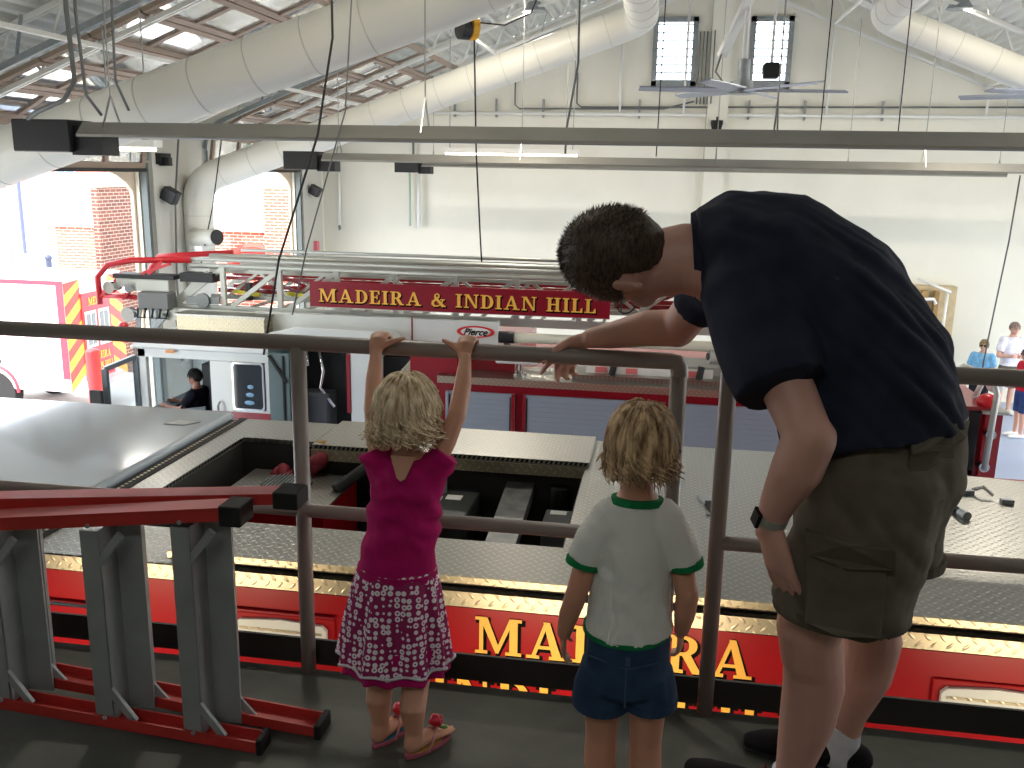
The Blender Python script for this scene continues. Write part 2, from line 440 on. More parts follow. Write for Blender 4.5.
def track(y, label, ext=6.2):
    t = thing('door_track', label, 'door track', (LX+.14, y, 0), 'galvanised overhead door tracks')
    MB().box(LX+.03, LX+.12, y-.03, y+.04, 0, HZ+.1).build('upright', M_trk, t)
    pts = [pt(.1+.1*i) for i in range(8)]+[pt(ext)]
    mb = MB()
    for p, q in zip(pts, pts[1:]):
        a = V((p.x, y, p.z+.02)); b = V((q.x, y, q.z+.02))
        mb.bar(a, b, .06, .012, up=(0, 0, 1)); mb.bar(a+V((0, -.028, .03)), b+V((0, -.028, .03)), .008, .06)
    mb.build('sloping_rail', M_galv, t)
    for s in (1.6, 3.0, 4.4, 5.8):
        p = pt(s); MB().bar((p.x, y, p.z+.05), (p.x+.1, y, roofz(p.x+.1)-.1), .04, .012).build('hanger', M_galv, t)
    return t
for y, lb in ((6.86, 'galvanised sloping door track ending the nearest doorway at far upper left'), (8.64, 'wide galvanised door track crossing the top left corner, above the big duct'), (12.6, 'galvanised door track beyond the big duct, front doorway right edge'),
              (14.36, 'galvanised door track left of the rear doorway behind the near duct'), (18.38, 'galvanised door track at the right edge of the rear doorway')):
    track(y, lb)

# ------------------------------------------------------------------ ducts
def duct(name, label, pts, r, seams=True, rough=0):
    t = thing(name, label, 'duct', pts[0])
    # round the corners
    P = [V(p) for p in pts]; out = [P[0]]
    for i in range(1, len(P)-1):
        a, b, c = P[i-1], P[i], P[i+1]; k = min(r*1.6, (b-a).length*.45, (c-b).length*.45)
        s = b+(a-b).normalized()*k; e = b+(c-b).normalized()*k
        for j in range(7):
            u = j/6; out.append(s*(1-u)**2+b*2*u*(1-u)+e*u*u)
    out.append(P[-1])
    MB().tube(out, r, 28).build('duct_tube', M_duct, t, smooth=True)
    for i in range(len(P)-1):
        d = P[i+1]-P[i]; n = int(d.length/.55)
        for j in range(1, n+1):
            c = P[i]+d*(j/(n+1)); u = d.normalized()*.004; MB().tube([c-u, c+u], r+.004, 28).build('seam_band', mat('duct_seam', (196, 196, 186), .5), t)
    return t
duct('air_duct', 'thick white round duct nearest us, climbing up and right across the top left', [(-7.1, 7.9, .6), (-7.1, 7.9, 4.2), (-2.0, 7.9, 5.84), (-.6, 7.9, 6.34), (-.6, 2.9, 6.34)], .25)
t2 = duct('air_duct', 'long white round duct behind, rising from the door pier to the left louver', [(-7.2, 13.7, .6), (-7.2, 13.7, 4.25), (-.42, 13.7, 6.6), (-.42, 3.2, 6.9)], .225)
duct('air_duct', 'white round duct descending to the right edge from an elbow at top right', [(8.6, 13.7, 4.3), (2.75, 13.7, 6.6), (2.75, 3.2, 6.9)], .2)
# exhaust branch on the second duct
t = thing('exhaust_inlet', 'short grey branch pipe with open black mouth on the rear duct riser', 'pipe', (-7.0, 13.55, 3.4))
MB().tube([(-7.2, 13.5, 3.4), (-6.72, 13.3, 3.43)], .13, 20).build('branch_pipe', M_duct, t, smooth=True)
MB().tube([(-6.74, 13.31, 3.43), (-6.69, 13.29, 3.43)], .115, 20).build('mouth', M_black, t)
tag(MB().box(-7.0, -6.88, 13.14, 13.24, 3.12, 3.3).build('control_box', M_white), 'small white box beneath the open exhaust inlet', 'box')

# ------------------------------------------------------------------ radiant heaters
def heater(y, x0, x1, z, label, bx=.62):
    t = thing('radiant_heater', label, 'heater', (x0, y, z), 'long grey tube heaters')
    prof = [(-.19, 0), (-.19, .02), (-.09, .115), (.09, .115), (.19, .02), (.19, 0), (.18, 0), (.085, .1), (-.085, .1), (-.18, 0)]
    MB().prism([(a, b) for a, b in prof], (x0+bx-.05, y, z), (0, 1, 0), (0, 0, 1), (x1-x0-bx, 0, 0)).build('reflector', M_refl, t)
    MB().tube([(x0+bx-.1, y, z+.05), (x1, y, z+.05)], .045, 12).build('burner_tube', mat('dark_tube', (90, 88, 86), .5, .6), t, smooth=True)
    MB().box(x0, x0+bx-.12, y-.17, y+.17, z-.12, z+.13).build('burner_box', M_black, t, bevel=.01)
    MB().box(x0+bx-.14, x0+bx+.12, y-.12, y+.12, z-.14, z+.08).build('draft_hood', M_black, t)
    n = max(2, int((x1-x0)/2.4))
    for i in range(n+1):
        mb = MB()
        x = x0+bx+.15+(x1-x0-bx-.3)*i/n
        for s in (-1, 1): mb.bar((x, y+s*.16, z+.02), (x, y, z+.32), .012)
        mb.tube([(x, y, z+.3), (x, y, roofz(x)-.62)], .006, 6)
        mb.build('hanging_chain', M_chain, t)
    return t
heater(7.0, -5.14, 8.6, 4.7, 'long grey radiant tube heater nearest us, black box at its left end')
heater(12.8, -5.32, 8.6, 4.585, 'second grey radiant tube heater hanging parallel behind the front one')
heater(18.6, -5.4, 6.2, 4.55, 'rearmost grey radiant heater, short of the back wall')

# fluorescent strips
def strip(x0, x1, y, z, label, power, lc=(1, .95, .86)):
    t = thing('strip_light', label, 'light', ((x0+x1)/2, y, z), 'fluorescent strip lights')
    MB().box(x0, x1, y-.08, y+.08, z, z+.07).build('housing', M_white, t)
    MB().tube([(x0+.03, y, z-.02), (x1-.03, y, z-.02)], .018, 10).build('tube', mat('lit_tube', (255, 250, 235), .5, emit=5), t, smooth=True)
    for x in (x0+.1, x1-.1): MB().tube([(x, y, z+.07), (x, y, roofz(x)-.6)], .008, 6).build('hanger', M_chain, t)
    l = bpy.data.lights.new('strip_lamp', 'AREA'); l.shape = 'RECTANGLE'; l.size = x1-x0; l.size_y = .15; l.energy = power; l.color = lc
    o = bpy.data.objects.new('strip_lamp', l); COL.objects.link(o); o.location = ((x0+x1)/2, y, z-.045); 
    return t
strip(-5.5, -4.9, 8.6, 4.66, 'lit white strip light under the left end of the front heater', 20)
strip(-3.4, -1.3, 14.3, 4.76, 'lit long strip light glowing between the two heaters', 60)
strip(-1.6, .6, -1.6, 6.4, 'added fill strip light over the balcony, unseen behind the viewpoint', 26, (.93, .97, 1))  # fill lamp added out of view to lift the figures' backs

# ------------------------------------------------------------------ ceiling fans
def fan(cx, cy, cz, a0, label, n=6, L=1.25, tilt=0):
    t = thing('paddle_fan', label, 'fan', (cx, cy, cz), 'big ceiling fans')
    MB().tube([(cx, cy, cz+.3), (cx, cy, roofz(cx)-.1)], .035, 12).build('down_rod', M_white, t, smooth=True)
    MB().tube([(cx, cy, cz+.36), (cx, cy, cz+.12)], .075, 20).tube([(cx, cy, cz+.12), (cx, cy, cz-.02)], .12, 20).build('motor', M_galv, t)
    MB().tube([(cx, cy, cz), (cx, cy, cz-.04)], .16, 20).build('hub', M_galv, t)
    for k in range(n):
        a = a0+2*PI*k/n; d = V((math.cos(a), math.sin(a), 0)); s = V((-d.y, d.x, .22)).normalized()
        c = V((cx, cy, cz))
        mb = MB()
        up = d.cross(s)
        for i in range(1):
            r0, r1, w = .12, L, .09
            vs = [c+d*r0-s*w, c+d*r0+s*w, c+d*r1+s*w*.8, c+d*r1-s*w*.8]
            mb.add(vs+[v+up*.02 for v in vs], [(0,1,2,3), (7,6,5,4), (0,4,5,1), (1,5,6,2), (2,6,7,3), (3,7,4,0)])
        mb.build('fan_blade', mat('fan_blade_grey', (150, 156, 168), .4, .6), t)
    return t
fan(.87, 12.0, 5.5, .12, 'grey ceiling fan hanging below the ridge between the louvers')
fan(4.9, 13.0, 5.55, 2.6, 'grey ceiling fan partly cut off by the upper right edge')
# arm with light behind the fan
t = thing('conduit_arm', 'white slotted steel arm slanting down above the ridge fan', 'bracket', (.75, 12.4, 6.0))
MB().bar((.62, 12.4, 5.95), (1.15, 11.4, 7.2), .12, .06).build('channel', M_white, t)
MB().tube([(.62, 12.35, 6.0), (.55, 12.3, 5.75), (.66, 12.2, 5.6), (.83, 12.1, 5.62)], .012, 8).build('flexible_conduit', M_cable, t)

# ------------------------------------------------------------------ pipes & conduits on back wall
def pipe(pts, r, m, label, nm='wall_pipe', cat='pipe', group=None):
    return tag(MB().tube(pts, r, 10).build(nm, m, smooth=True), label, cat, group)
pipe([(-5.4, 19.9, 5.68), (9.3, 19.9, 5.7)], .035, M_white, 'white sprinkler pipe running the full width of the back wall')
pipe([(-1.9, 19.93, 6.5), (-1.9, 19.93, 5.9), (-1.8, 19.93, 5.82), (9.3, 19.93, 5.9)], .018, M_cable, 'thin grey conduit above the white sprinkler pipe')
pipe([(-3.2, 19.93, 6.6), (-3.2, 19.93, 5.86), (-3.1, 19.93, 5.78), (-.1, 19.93, 5.8), (.5, 19.93, 5.95)], .016, M_cable, 'lower thin grey conduit left of the pilaster')
for i, (x, z0, z1, lb) in enumerate(((3.1, 7.5, 5.72, 'second'), (4.5, 7.0, 5.72, 'third'), (-1.0, 7.3, 5.72, 'first'), (.3, 8.0, 5.7, 'ridge-side'), (6.1, 6.3, 5.72, 'rightmost'))):
    pipe([(x, 19.86, z0), (x, 19.86, z1)], .025, M_white, 'white vertical drop pipe joining the sprinkler pipe, '+lb+' of the row', 'drop_pipe', 'pipe', 'white drop pipes')
for i, x in enumerate((-4.5, -3.6, -2.6, -.6, 1.6, 2.7, 4.2)):
    tag(MB().box(x-.02, x+.02, 19.92, 19.99, 5.6, 5.98).build('pipe_bracket', M_galv), 'small grey bracket holding the conduits to the back wall', 'bracket', 'conduit brackets')
for i in range(5):
    x = .55+.07*i
    pipe([(x, 19.8 if i > 3 else 19.95, 7.3), (x, 19.8 if i > 3 else 19.95, 5.9)], .012, M_cable, 'thin vertical conduit left of the pilaster between louver and pipe', 'wall_conduit', 'conduit', 'conduits by the pilaster')
pipe([(-7.1, 19.9, 4.5), (-7.1, 19.9, 3.25)], .03, M_white, 'short white vertical pipe in the rear left corner')
pipe([(-7.1, 19.88, 3.24), (-7.08, 19.82, 3.16), (-7.05, 19.8, 3.2)], .025, M_galv, 'brass-grey tap at the end of the corner pipe', 'hose_tap', 'tap')
pipe([(-5.27, 19.85, 4.5), (-5.27, 19.85, 3.25)], .05, M_white, 'thick white wall tube below the rear heater')
pipe([(-5.47, 19.85, 4.5), (-5.47, 19.85, 3.28)], .025, mat('aqua_tube', (170, 190, 180), .5), 'thin pale green tube beside the thick white wall tube')
pipe([(-5.4, 19.9, 4.5), (-5.4, 19.9, 5.3), (-5.9, 19.9, 5.3)], .03, M_cable, 'grey exhaust pipe bending above the rear heater box')

def speaker(c, lb):
    x, y, z = c
    t = thing('flood_light', lb, 'lamp', c)
    MB().prism([(-.09, -.09), (.09, -.09), (.12, .03), (.12, .09), (-.12, .09), (-.12, .03)], (x, y-.08, z), (1, 0, 0), (0, 0, 1), (0, .16, 0)).build('housing', M_black, t, bevel=.01)
    MB().tube([(x, y, z+.09), (x, y, z+.16)], .02, 8).build('mount', M_black, t)
speaker((.97, 19.7, 5.48), 'small black flood light on the back pilaster')
t = thing('pendant_speaker', 'black speaker hanging on a white pole before the right louver', 'speaker', (1.25, 12.6, 5.75))
MB().prism([(-.09, -.08), (.09, -.08), (.11, .06), (.08, .11), (-.08, .11), (-.11, .06)], (1.25, 12.5, 5.78), (1, 0, 0), (0, 0, 1), (0, .2, 0)).build('housing', M_black, t, bevel=.01)
MB().tube([(1.25, 12.6, 5.88), (1.25, 12.6, roofz(1.25)-.1)], .018, 8).build('pole', M_white, t)
for c, lb in (((-7.25, 12.98, 4.05), 'black camera on the pier between the doorways'), ((-7.25, 18.85, 4.02), 'black camera on the pier right of the rear doorway')):
    t = thing('security_camera', lb, 'camera', c)
    MB().box(c[0]-.12, c[0]-.02, c[1]-.04, c[1]+.04, c[2]-.04, c[2]+.04).build('bracket', M_black, t)
    m = MB().prism([(-.11, -.1), (.11, -.1), (.11, .1), (-.11, .1)], (0, -.09, 0), (1, 0, 0), (0, 0, 1), (0, .18, 0)); m.xf(Matrix.Translation(c) @ Matrix.Rotation(.5, 4, 'Y')); m.build('housing', M_black, t, bevel=.012)
tag(MB().box(-7.38, -7.3, 12.85, 13.15, 4.5, 4.66).box(-7.36, -7.2, 12.9, 13.0, 4.48, 4.6).build('door_motor', M_black), 'black door operator high on the pier between doors', 'motor')
tag(MB().box(-7.38, -7.3, 19.0, 19.14, 2.75, 2.95).build('pull_station', mat('pink_red', (214, 110, 120), .5)), 'small red call box low on the pier right of the rear doorway', 'box')
# hanging cables
def cable(pts, r, m, lb, grp=None): return tag(MB().tube(pts, r, 8).build('hanging_cable', m, smooth=True), lb, 'cable', grp)
cable([(-2.3, 6.4, 6.6), (-2.34, 6.5, 5.38), (-2.47, 6.5, 4.72), (-2.8, 6.5, 3.82), (-2.95, 6.5, 3.1)], .009, M_wire, 'thin black cord slanting down left of the girl in pink')
cable([(-2.15, 6.6, 6.6), (-2.3, 6.62, 4.9), (-2.62, 6.6, 3.9), (-2.75, 6.6, 3.4)], .006, M_cable, 'thin grey cord beside the black slanting cord')
cable([(-4.38, 6.6, 6.6), (-4.42, 6.6, 5.6), (-4.4, 6.6, 5.1), (-4.5, 6.6, 4.96), (-4.8, 6.7, 4.88), (-5.0, 6.85, 4.83)], .018, M_cable, 'grey flexible conduit dropping to the front heater box')
cable([(-4.32, 6.62, 6.6), (-4.36, 6.62, 5.6), (-4.33, 6.62, 5.0), (-4.3, 6.75, 4.86)], .012, M_cable, 'thinner grey conduit twisted beside the heater feed')
cable([(-3.98, 6.65, 6.6), (-4.08, 6.65, 5.8), (-4.1, 6.65, 5.1), (-4.1, 6.8, 4.9)], .01, M_cable, 'thin grey wire hanging in front of the big duct')
cable([(-.97, 10, 6.9), (-.95, 10, 5.6), (-1.05, 10, 4.95), (-1.1, 10.4, 4.7)], .012, M_cable, 'grey cable hanging with a bend over the front heater')
cable([(-7.2, 13.25, 5.0), (-7.3, 13.2, 4.0), (-7.33, 13.15, 2.8), (-7.33, 13.15, 1.5)], .015, M_cable, 'grey cable running down the pier between doorways')
cable([(-6.55, 13.3, 4.9), (-6.75, 13.3, 3.9), (-7.0, 13.3, 3.0)], .01, M_wire, 'thin dark cord in front of the rear duct riser')
cable([(1.53, 10, 6.9), (1.52, 10, 4.85)], .006, M_wire, 'thin vertical hanger wire right of the ridge fan')
cable([(2.26, 10, 6.9), (2.27, 10, 4.8)], .006, M_wire, 'thin vertical hanger wire below the right duct elbow')
cable([(3.46, 10, 4.55), (3.44, 10, 3.9), (3.37, 10, 2.89), (3.35, 10, 2.5)], .008, M_cable, 'grey cord hanging by the people at the right')
cable([(-.1, 11.5, 6.9), (-.12, 11.5, 4.7)], .007, M_wire, 'thin wire left of the left louver')
# cord reel
t = thing('cord_reel', 'yellow and black cord reel hanging from the roof', 'reel', (-2.25, 11, 6.09))
MB().tube([(-2.31, 10.95, 6.09), (-2.25, 11.0, 6.09)], .14, 20).build('yellow_side', mat('yellow_paint', (226, 165, 30), .5), t)
MB().tube([(-2.40, 10.87, 6.07), (-2.32, 10.94, 6.07)], .12, 20).build('black_drum', M_black, t)
MB().bar((-2.27, 10.98, 6.2), (-2.2, 11.0, 6.9), .03).build('bracket', M_galv, t)
MB().tube([(-2.25, 10.97, 5.98), (-2.22, 11, 4.7), (-2.16, 11, 3.7), (-2.14, 11, 3.42)], .01, 6).build('cord', M_wire, t)
MB().tube([(-2.2, 11, 6.15), (-1.9, 11, 6.12), (-1.6, 11, 6.25), (-1.45, 11, 6.6)], .01, 6).build('feed_cable', M_wire, t)

# wall cabinet frame at right
t = thing('wall_rack', 'tan wooden rack with white pipes against the back wall at right', 'rack', (5.5, 19.6, 0))
MB().box(5.0, 5.95, 19.75, 19.98, .9, 2.38).build('back_board', mat('tan_plywood', (196, 176, 138), .7, var=.15, vscale=6), t)
MB().box(5.25, 5.36, 19.6, 19.74, .9, 2.3).box(5.5, 5.58, 19.6, 19.74, .9, 2.3).build('slat', mat('brown_plywood', (168, 138, 88), .7), t)
MB().tube([(5.05, 19.5, 2.0), (5.08, 19.5, 2.12), (5.45, 19.5, 2.15), (5.5, 19.5, 2.05)], .035, 10).tube([(5.7, 19.5, 2.3), (5.68, 19.5, .9)], .03, 8).tube([(5.1, 19.5, 2.55), (5.75, 19.45, 2.3)], .025, 8).build('white_pipes', M_white, t, smooth=True)

# ------------------------------------------------------------------ outdoors beyond the left doors
M_pb = brick('neighbour_brick', (178, 96, 80), (160, 84, 70), (214, 190, 178), (0, 2), .25, .085)
t = thing('brick_pier', 'square brick pier outside, right behind the ambulance', 'pier', (-12.1, 19.2, -.24))
MB().box(-12.05, -11.9, 18.3, 23.2, -.24, 4.0).build('brick_shaft', brick('pier_brick', (112, 66, 54), (88, 52, 44), (150, 134, 122), (1, 2)), t)
MB().box(-12.1, -11.85, 18.3, 23.2, 4.0, 4.12).build('stone_cap', M_cream, t)
t = thing('brick_wing', 'low brick building wing outside with cream roof edge and a round arch', 'building', (-13, 24, -.24))
MB().box(-10.66, -9.5, 23.86, 24.0, -.24, 3.95).build('corner_pier', M_pb, t)
MB().box(-17, -9.5, 24, 24.3, -.24, 2.75).build('brick_wall', M_pb, t)
MB().box(-17.1, -9.4, 23.9, 24.4, 2.75, 3.0).build('fascia', M_cream, t)
MB().tube([(-11.02+.75*math.cos(a), 23.97, 1.75+.6*math.sin(a)) for a in [PI*i/16 for i in range(17)]], .1, 8).build('arch', mat('arch_brick', (190, 80, 70), .8), t)
MB().prism(arcp(0, 0, .65, .5, 0, 180, 16), (-11.02, 23.97, 1.75), (1, 0, 0), (0, 0, 1), (0, .02, 0)).build('arch_window', mat('red_glazing', (180, 40, 40), .4), t)
M_pink = mat('far_pink_brick', (205, 130, 118), .9)
t = thing('far_building', 'pinkish brick building across the street with two paired windows', 'building', (-41, 60, 0))
MB().box(-48, -38.8, 60, 66, -.24, 6.5).build('wall', M_pink, t)
for x0, x1 in ((-44.0, -42.4), (-42.0, -40.5)):
    w = MB().box(x0, x1, 59.9, 60.0, 2.3, 4.1).build('window', mat('pale_window_frame', (225, 225, 228), .6), t)
    MB().box(x0+.1, (x0+x1)/2-.05, 59.86, 59.9, 2.4, 4.0).box((x0+x1)/2+.05, x1-.1, 59.86, 59.9, 2.4, 4.0).build('pane', mat('pane_blue', (120, 140, 168), .2), w)
t = thing('street_lamp', 'street lamp with white globe outside before the pink building', 'lamp', (-33.4, 44.5, 0))
MB().tube([(-33.4, 44.5, -.24), (-33.4, 44.5, 4.3)], .1, 10).build('post', mat('lamp_blue', (70, 78, 110), .5), t)
MB().ell((-33.4, 44.5, 4.6), (.35, .35, .42)).build('globe', M_white, t, smooth=True)
tag(MB().tube([(-31.2, 40.5, -.24), (-31.2, 40.5, 6)], .14, 10).build('utility_pole', mat('pole_violet', (120, 110, 140), .7)), 'grey utility pole at the far left outside', 'pole')
t = thing('hydrant', 'tiny dark hydrant standing on the bright pavement outside', 'hydrant', (-24.5, 34, 0))
MB().tube([(-24.5, 34, -.24), (-24.5, 34, .7)], .12, 10).build('barrel', mat('dark_blue', (50, 55, 80), .5), t)
MB().ell((-24.5, 34, .72), (.15, .15, .14)).build('cap', MATS['dark_blue'], t, smooth=True)
t = thing('bollard', 'red painted steel bollard outside the front doorway', 'bollard', (-8.72, 12.95, -.24))
MB().tube([(-8.72, 12.95, -.24), (-8.72, 12.95, 1.62)], .11, 20).build('post', mat('bollard_red', (200, 36, 40), .5), t, smooth=False)
MB().ell((-8.72, 12.95, 1.62), (.11, .11, .05)).build('cap', MATS['bollard_red'], t, smooth=True)

# ------------------------------------------------------------------ light & camera
w = bpy.data.worlds.new('sky'); SC.world = w; w.use_nodes = True
bg = w.node_tree.nodes['Background']; bg.inputs[0].default_value = (.86, .93, 1.0, 1); bg.inputs[1].default_value = 6.0
s = bpy.data.lights.new('sun', 'SUN'); s.energy = 9; s.angle = .01; s.color = (1, .95, .88)
so = bpy.data.objects.new('sun', s); COL.objects.link(so)
so.rotation_euler = V((.25, .62, -.8)).to_track_quat('-Z', 'Y').to_euler()
# daylight portals in the door openings
for x, sg in ((LX-.1, 1), (RX+.1, -1)):
    for a, b in DOORS:
        l = bpy.data.lights.new('doorway_portal', 'AREA'); l.shape = 'RECTANGLE'; l.size = b-a; l.size_y = HZ; l.cycles.is_portal = True
        o = bpy.data.objects.new('doorway_portal', l); COL.objects.link(o); o.location = (x, (a+b)/2, HZ/2)
        o.rotation_euler = V((sg, 0, 0)).to_track_quat('-Z', 'Z').to_euler()
# unseen lamps added under the joists to brighten the bay
for i, y in enumerate((11.5, 15.5, 5.2)):
    for xx in (-2.2, 4.2):
        z = roofz(xx)-.66
        t = thing('added_fill_lamp', 'round fill lamp added under the joists, out of view', 'lamp', (xx, y, z), 'added fill lamps under the roof')
        MB().tube([(xx, y, z+.16), (xx, y, z+.02)], [.1, .2], 20).build('shade', M_galv, t)
        MB().tube([(xx, y, z+.16), (xx, y, z+.4)], .02, 8).build('stem', M_galv, t)
        l = bpy.data.lights.new('fill_lamp', 'AREA'); l.shape = 'DISK'; l.size = .38; l.energy = 100 if y > 6 else 45; l.color = (1, .92, .8)
        o = bpy.data.objects.new('fill_lamp', l); COL.objects.link(o); o.location = (xx, y, z)
# lamps under the mezzanine, lighting the red truck side
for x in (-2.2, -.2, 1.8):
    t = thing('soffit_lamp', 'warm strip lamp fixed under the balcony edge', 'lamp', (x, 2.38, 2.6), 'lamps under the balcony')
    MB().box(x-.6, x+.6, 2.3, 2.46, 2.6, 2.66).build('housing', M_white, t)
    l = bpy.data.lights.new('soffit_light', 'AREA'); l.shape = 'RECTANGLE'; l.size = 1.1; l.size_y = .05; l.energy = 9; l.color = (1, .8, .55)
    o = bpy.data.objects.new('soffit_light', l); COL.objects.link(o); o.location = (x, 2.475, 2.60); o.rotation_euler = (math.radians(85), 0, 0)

cam = bpy.data.cameras.new('camera'); co = bpy.data.objects.new('camera', cam); COL.objects.link(co); SC.camera = co
yaw, pit, roll = math.radians(-8.987), math.radians(13.038), math.radians(1.077)
fwd = V((math.sin(yaw)*math.cos(pit), math.cos(yaw)*math.cos(pit), -math.sin(pit))); right = V((math.cos(yaw), -math.sin(yaw), 0)); up = right.cross(fwd)
r2 = right*math.cos(roll)+up*math.sin(roll); u2 = up*math.cos(roll)-right*math.sin(roll)
co.matrix_world = Matrix(((r2.x, u2.x, -fwd.x, 0), (r2.y, u2.y, -fwd.y, 0), (r2.z, u2.z, -fwd.z, 4.5), (0, 0, 0, 1)))
cam.sensor_width = 36; cam.lens = 36*920/1024; cam.clip_start = .05; cam.clip_end = 500
SC.view_settings.view_transform = 'Standard'; SC.view_settings.look = 'None'; SC.view_settings.gamma = 1; SC.view_settings.exposure = 0.2
SC.view_settings.use_curve_mapping = False
M_red = mat('fire_red', (150, 10, 18), .35, spec=.3)
M_dred = mat('dark_fire_red', (140, 16, 30), .3, coat=.4)
M_gold = mat('gold_leaf', (240, 182, 70), .5)
M_ltr = mat('letter_black', (7, 5, 4), .7, spec=.1)
M_dpXY = diamond_plate('tread_plate_top', (0, 1))
M_dpXZ = diamond_plate('tread_plate_side', (0, 2), .038, (196, 186, 160), .4)
M_dpYZ = diamond_plate('tread_plate_end', (1, 2))
M_cabgrey = mat('cab_roof_grey', (164, 174, 182), .12, .15, coat=.6)
M_cabwhite = mat('cab_white', (214, 218, 214), .25, coat=.4)
M_chrome = mat('chrome', (215, 215, 215), .12, 1.0)
M_dark = mat('dark_interior', (16, 17, 18), .7)
M_wellin = mat('well_lining', (52, 50, 46), .6)
M_lad = mat('ladder_aluminium', (176, 178, 170), .42, .45)
M_shut = mat('shutter_grey', (150, 160, 168), .5, .1)
M_rub = mat('black_rubber', (20, 20, 20), .75)
M_lens = mat('clear_lens', (215, 220, 218), .15, spec=.8)
M_glassdark = mat('dark_window', (14, 20, 26), .05, spec=.9)
M_teal = mat('teal_glass', (70, 96, 98), .1, spec=.8)

# =============================================== near fire engine
T = thing('fire_engine', 'red fire engine below the railing with a tread plate roof, open well and gold lettering', 'fire truck', (-1.0, 4.4, 0))
YN, YR = 3.22, 5.60
# side panels
MB().box(-2.7, -2.145, YN, YN+.04, .5, 2.79).build('side_panel', M_red, T)
MB().box(-2.135, 4.4, YN, YN+.04, .5, 2.79).build('side_panel', M_red, T)
MB().box(-2.7, 4.4, YR-.04, YR, .5, 2.79).build('side_panel', M_red, T)
MB().box(4.34, 4.4, YN+.05, YR-.05, .6, 2.8).build('rear_panel', M_dred, T)
MB().box(-6.6, 4.3, 3.9, 4.9, .45, .7).build('chassis', M_dark, T)
# gold letters
n0 = T.location
sign_text('MADEIRA', .155, (-.658, YN, 2.607), (1, 0, 0), (0, 0, 1), T, M_gold, M_ltr, 1.093)
sign_text('INDIAN HILL', .155, (-.84, YN, 2.345), (1, 0, 0), (0, 0, 1), T, M_gold, M_ltr, 1.5)
# tread plate lips and deck
MB().box(-2.66, 1.9, YN-.012, YN+.004, 2.80, 2.862).build('edge_trim', M_dpXZ, T)
MB().box(1.9, 4.4, YN-.012, YN+.004, 2.80, 2.862).build('edge_trim', M_dpXZ, T)
dk = MB()
dk.box(-2.66, 4.4, YN-.01, 3.62, 2.835, 2.862)
dk.box(-2.66, -2.5, 3.62, YR, 2.835, 2.862)
dk.box(-2.5, -.36, 5.15, YR, 2.835, 2.862)
dk.prism([(-.36, 3.62), (4.4, 3.62), (4.4, 4.7), (4.2, 5.0), (1.8, 5.35), (1.55, YR), (-.36, YR)], (0, 0, 2.835), (1, 0, 0), (0, 1, 0), (0, 0, .027))
dk.build('deck', M_dpXY, T)
# raised lids with a rolled front edge
MB().box(-2.0, -.02, 3.26, 3.66, 2.866, 2.904).build('compartment_lid', M_dpXY, T, bevel=.006)
MB().box(0.0, 1.98, 3.26, 3.66, 2.866, 2.904).build('compartment_lid', M_dpXY, T, bevel=.006)
MB().box(2.0, 4.3, 3.26, 3.66, 2.866, 2.904).build('compartment_lid', M_dpXY, T, bevel=.006)
MB().box(-2.0, -.02, 3.246, 3.262, 2.872, 2.906).box(0, 1.98, 3.246, 3.262, 2.872, 2.906).box(2.0, 4.3, 3.246, 3.262, 2.872, 2.906).build('lid_edge', M_dpXZ, T)
MB().box(-1.98, 4.28, 3.27, 3.64, 2.86, 2.868).build('lid_seal', M_rub, T)
MB().box(-.35, 4.3, 3.663, 3.685, 2.862, 2.89).build('gap_strip', M_rub, T)
# raised flanges along the far edge of the well
MB().box(-2.48, -2.02, 5.12, 5.56, 2.863, 2.875).build('flange_plate', M_dpXY, T)
MB().box(-2.0, -.34, 5.02, 5.60, 2.863, 2.888).build('flange_plate', M_dpXY, T)
pf = MB()
for i in range(58):
    x = -1.985+i*.0283; pf.add([(x, 5.018, 2.866), (x+.016, 5.018, 2.866), (x+.026, 5.018, 2.885), (x+.01, 5.018, 2.885)], [(0, 1, 2, 3)])
pf.build('grip_slots', M_dark, T)
MB().box(-2.0, -.34, 5.0, 5.015, 2.80, 2.862).build('well_rim', M_dpXZ, T)
gr = MB()
for i in range(40):
    y = 3.66+i*.037; gr.add([(-2.5, y, 2.842), (-2.5, y+.02, 2.842), (-2.497, y+.028, 2.858), (-2.497, y+.008, 2.858)], [(0, 1, 2, 3)])
gr.build('rim_slots', M_dark, T)
# open well lining
wl_ = MB()
wl_.box(-2.5, -2.49, 3.62, 5.15, 2.3, 2.84).box(-.37, -.36, 3.62, 5.15, 2.3, 2.84).box(-2.5, -.36, 5.13, 5.14, 2.3, 2.84).box(-2.5, -.36, 3.62, 3.63, 2.3, 2.84).box(-2.5, -.36, 3.62, 5.15, 2.28, 2.3)
wl_.build('well_lining', M_wellin, T)
# cab with glossy roof
cab = MB().prism([(-6.7, 2.2), (-6.65, 2.7), (-6.5, 2.86), (-6.2, 2.9), (-2.78, 2.9), (-2.76, 2.88), (-2.76, .7), (-6.7, .7)], (0, 3.2, 0), (1, 0, 0), (0, 0, 1), (0, 2.42, 0))
cab.build('cab', M_cabgrey, T, bevel=.05)
MB().box(-2.755, -2.72, 3.3, 5.55, 2.6, 2.86).build('cab_gap', M_rub, T)
st = MB()
for i in range(60):
    y = 3.26+i*.0385; st.add([(-2.716, y, 2.866), (-2.70, y, 2.866), (-2.70, y+.02, 2.866), (-2.716, y+.02, 2.866)], [(0, 1, 2, 3)])
st.build('gasket_dots', M_dpXZ, T)
MB().box(-2.72, -2.66, 3.24, 5.6, 2.84, 2.865).build('cab_rim', M_rub, T)
MB().box(-5.0, -4.93, 5.05, 5.15, 2.9, 2.955).build('roof_marker', M_black, T)
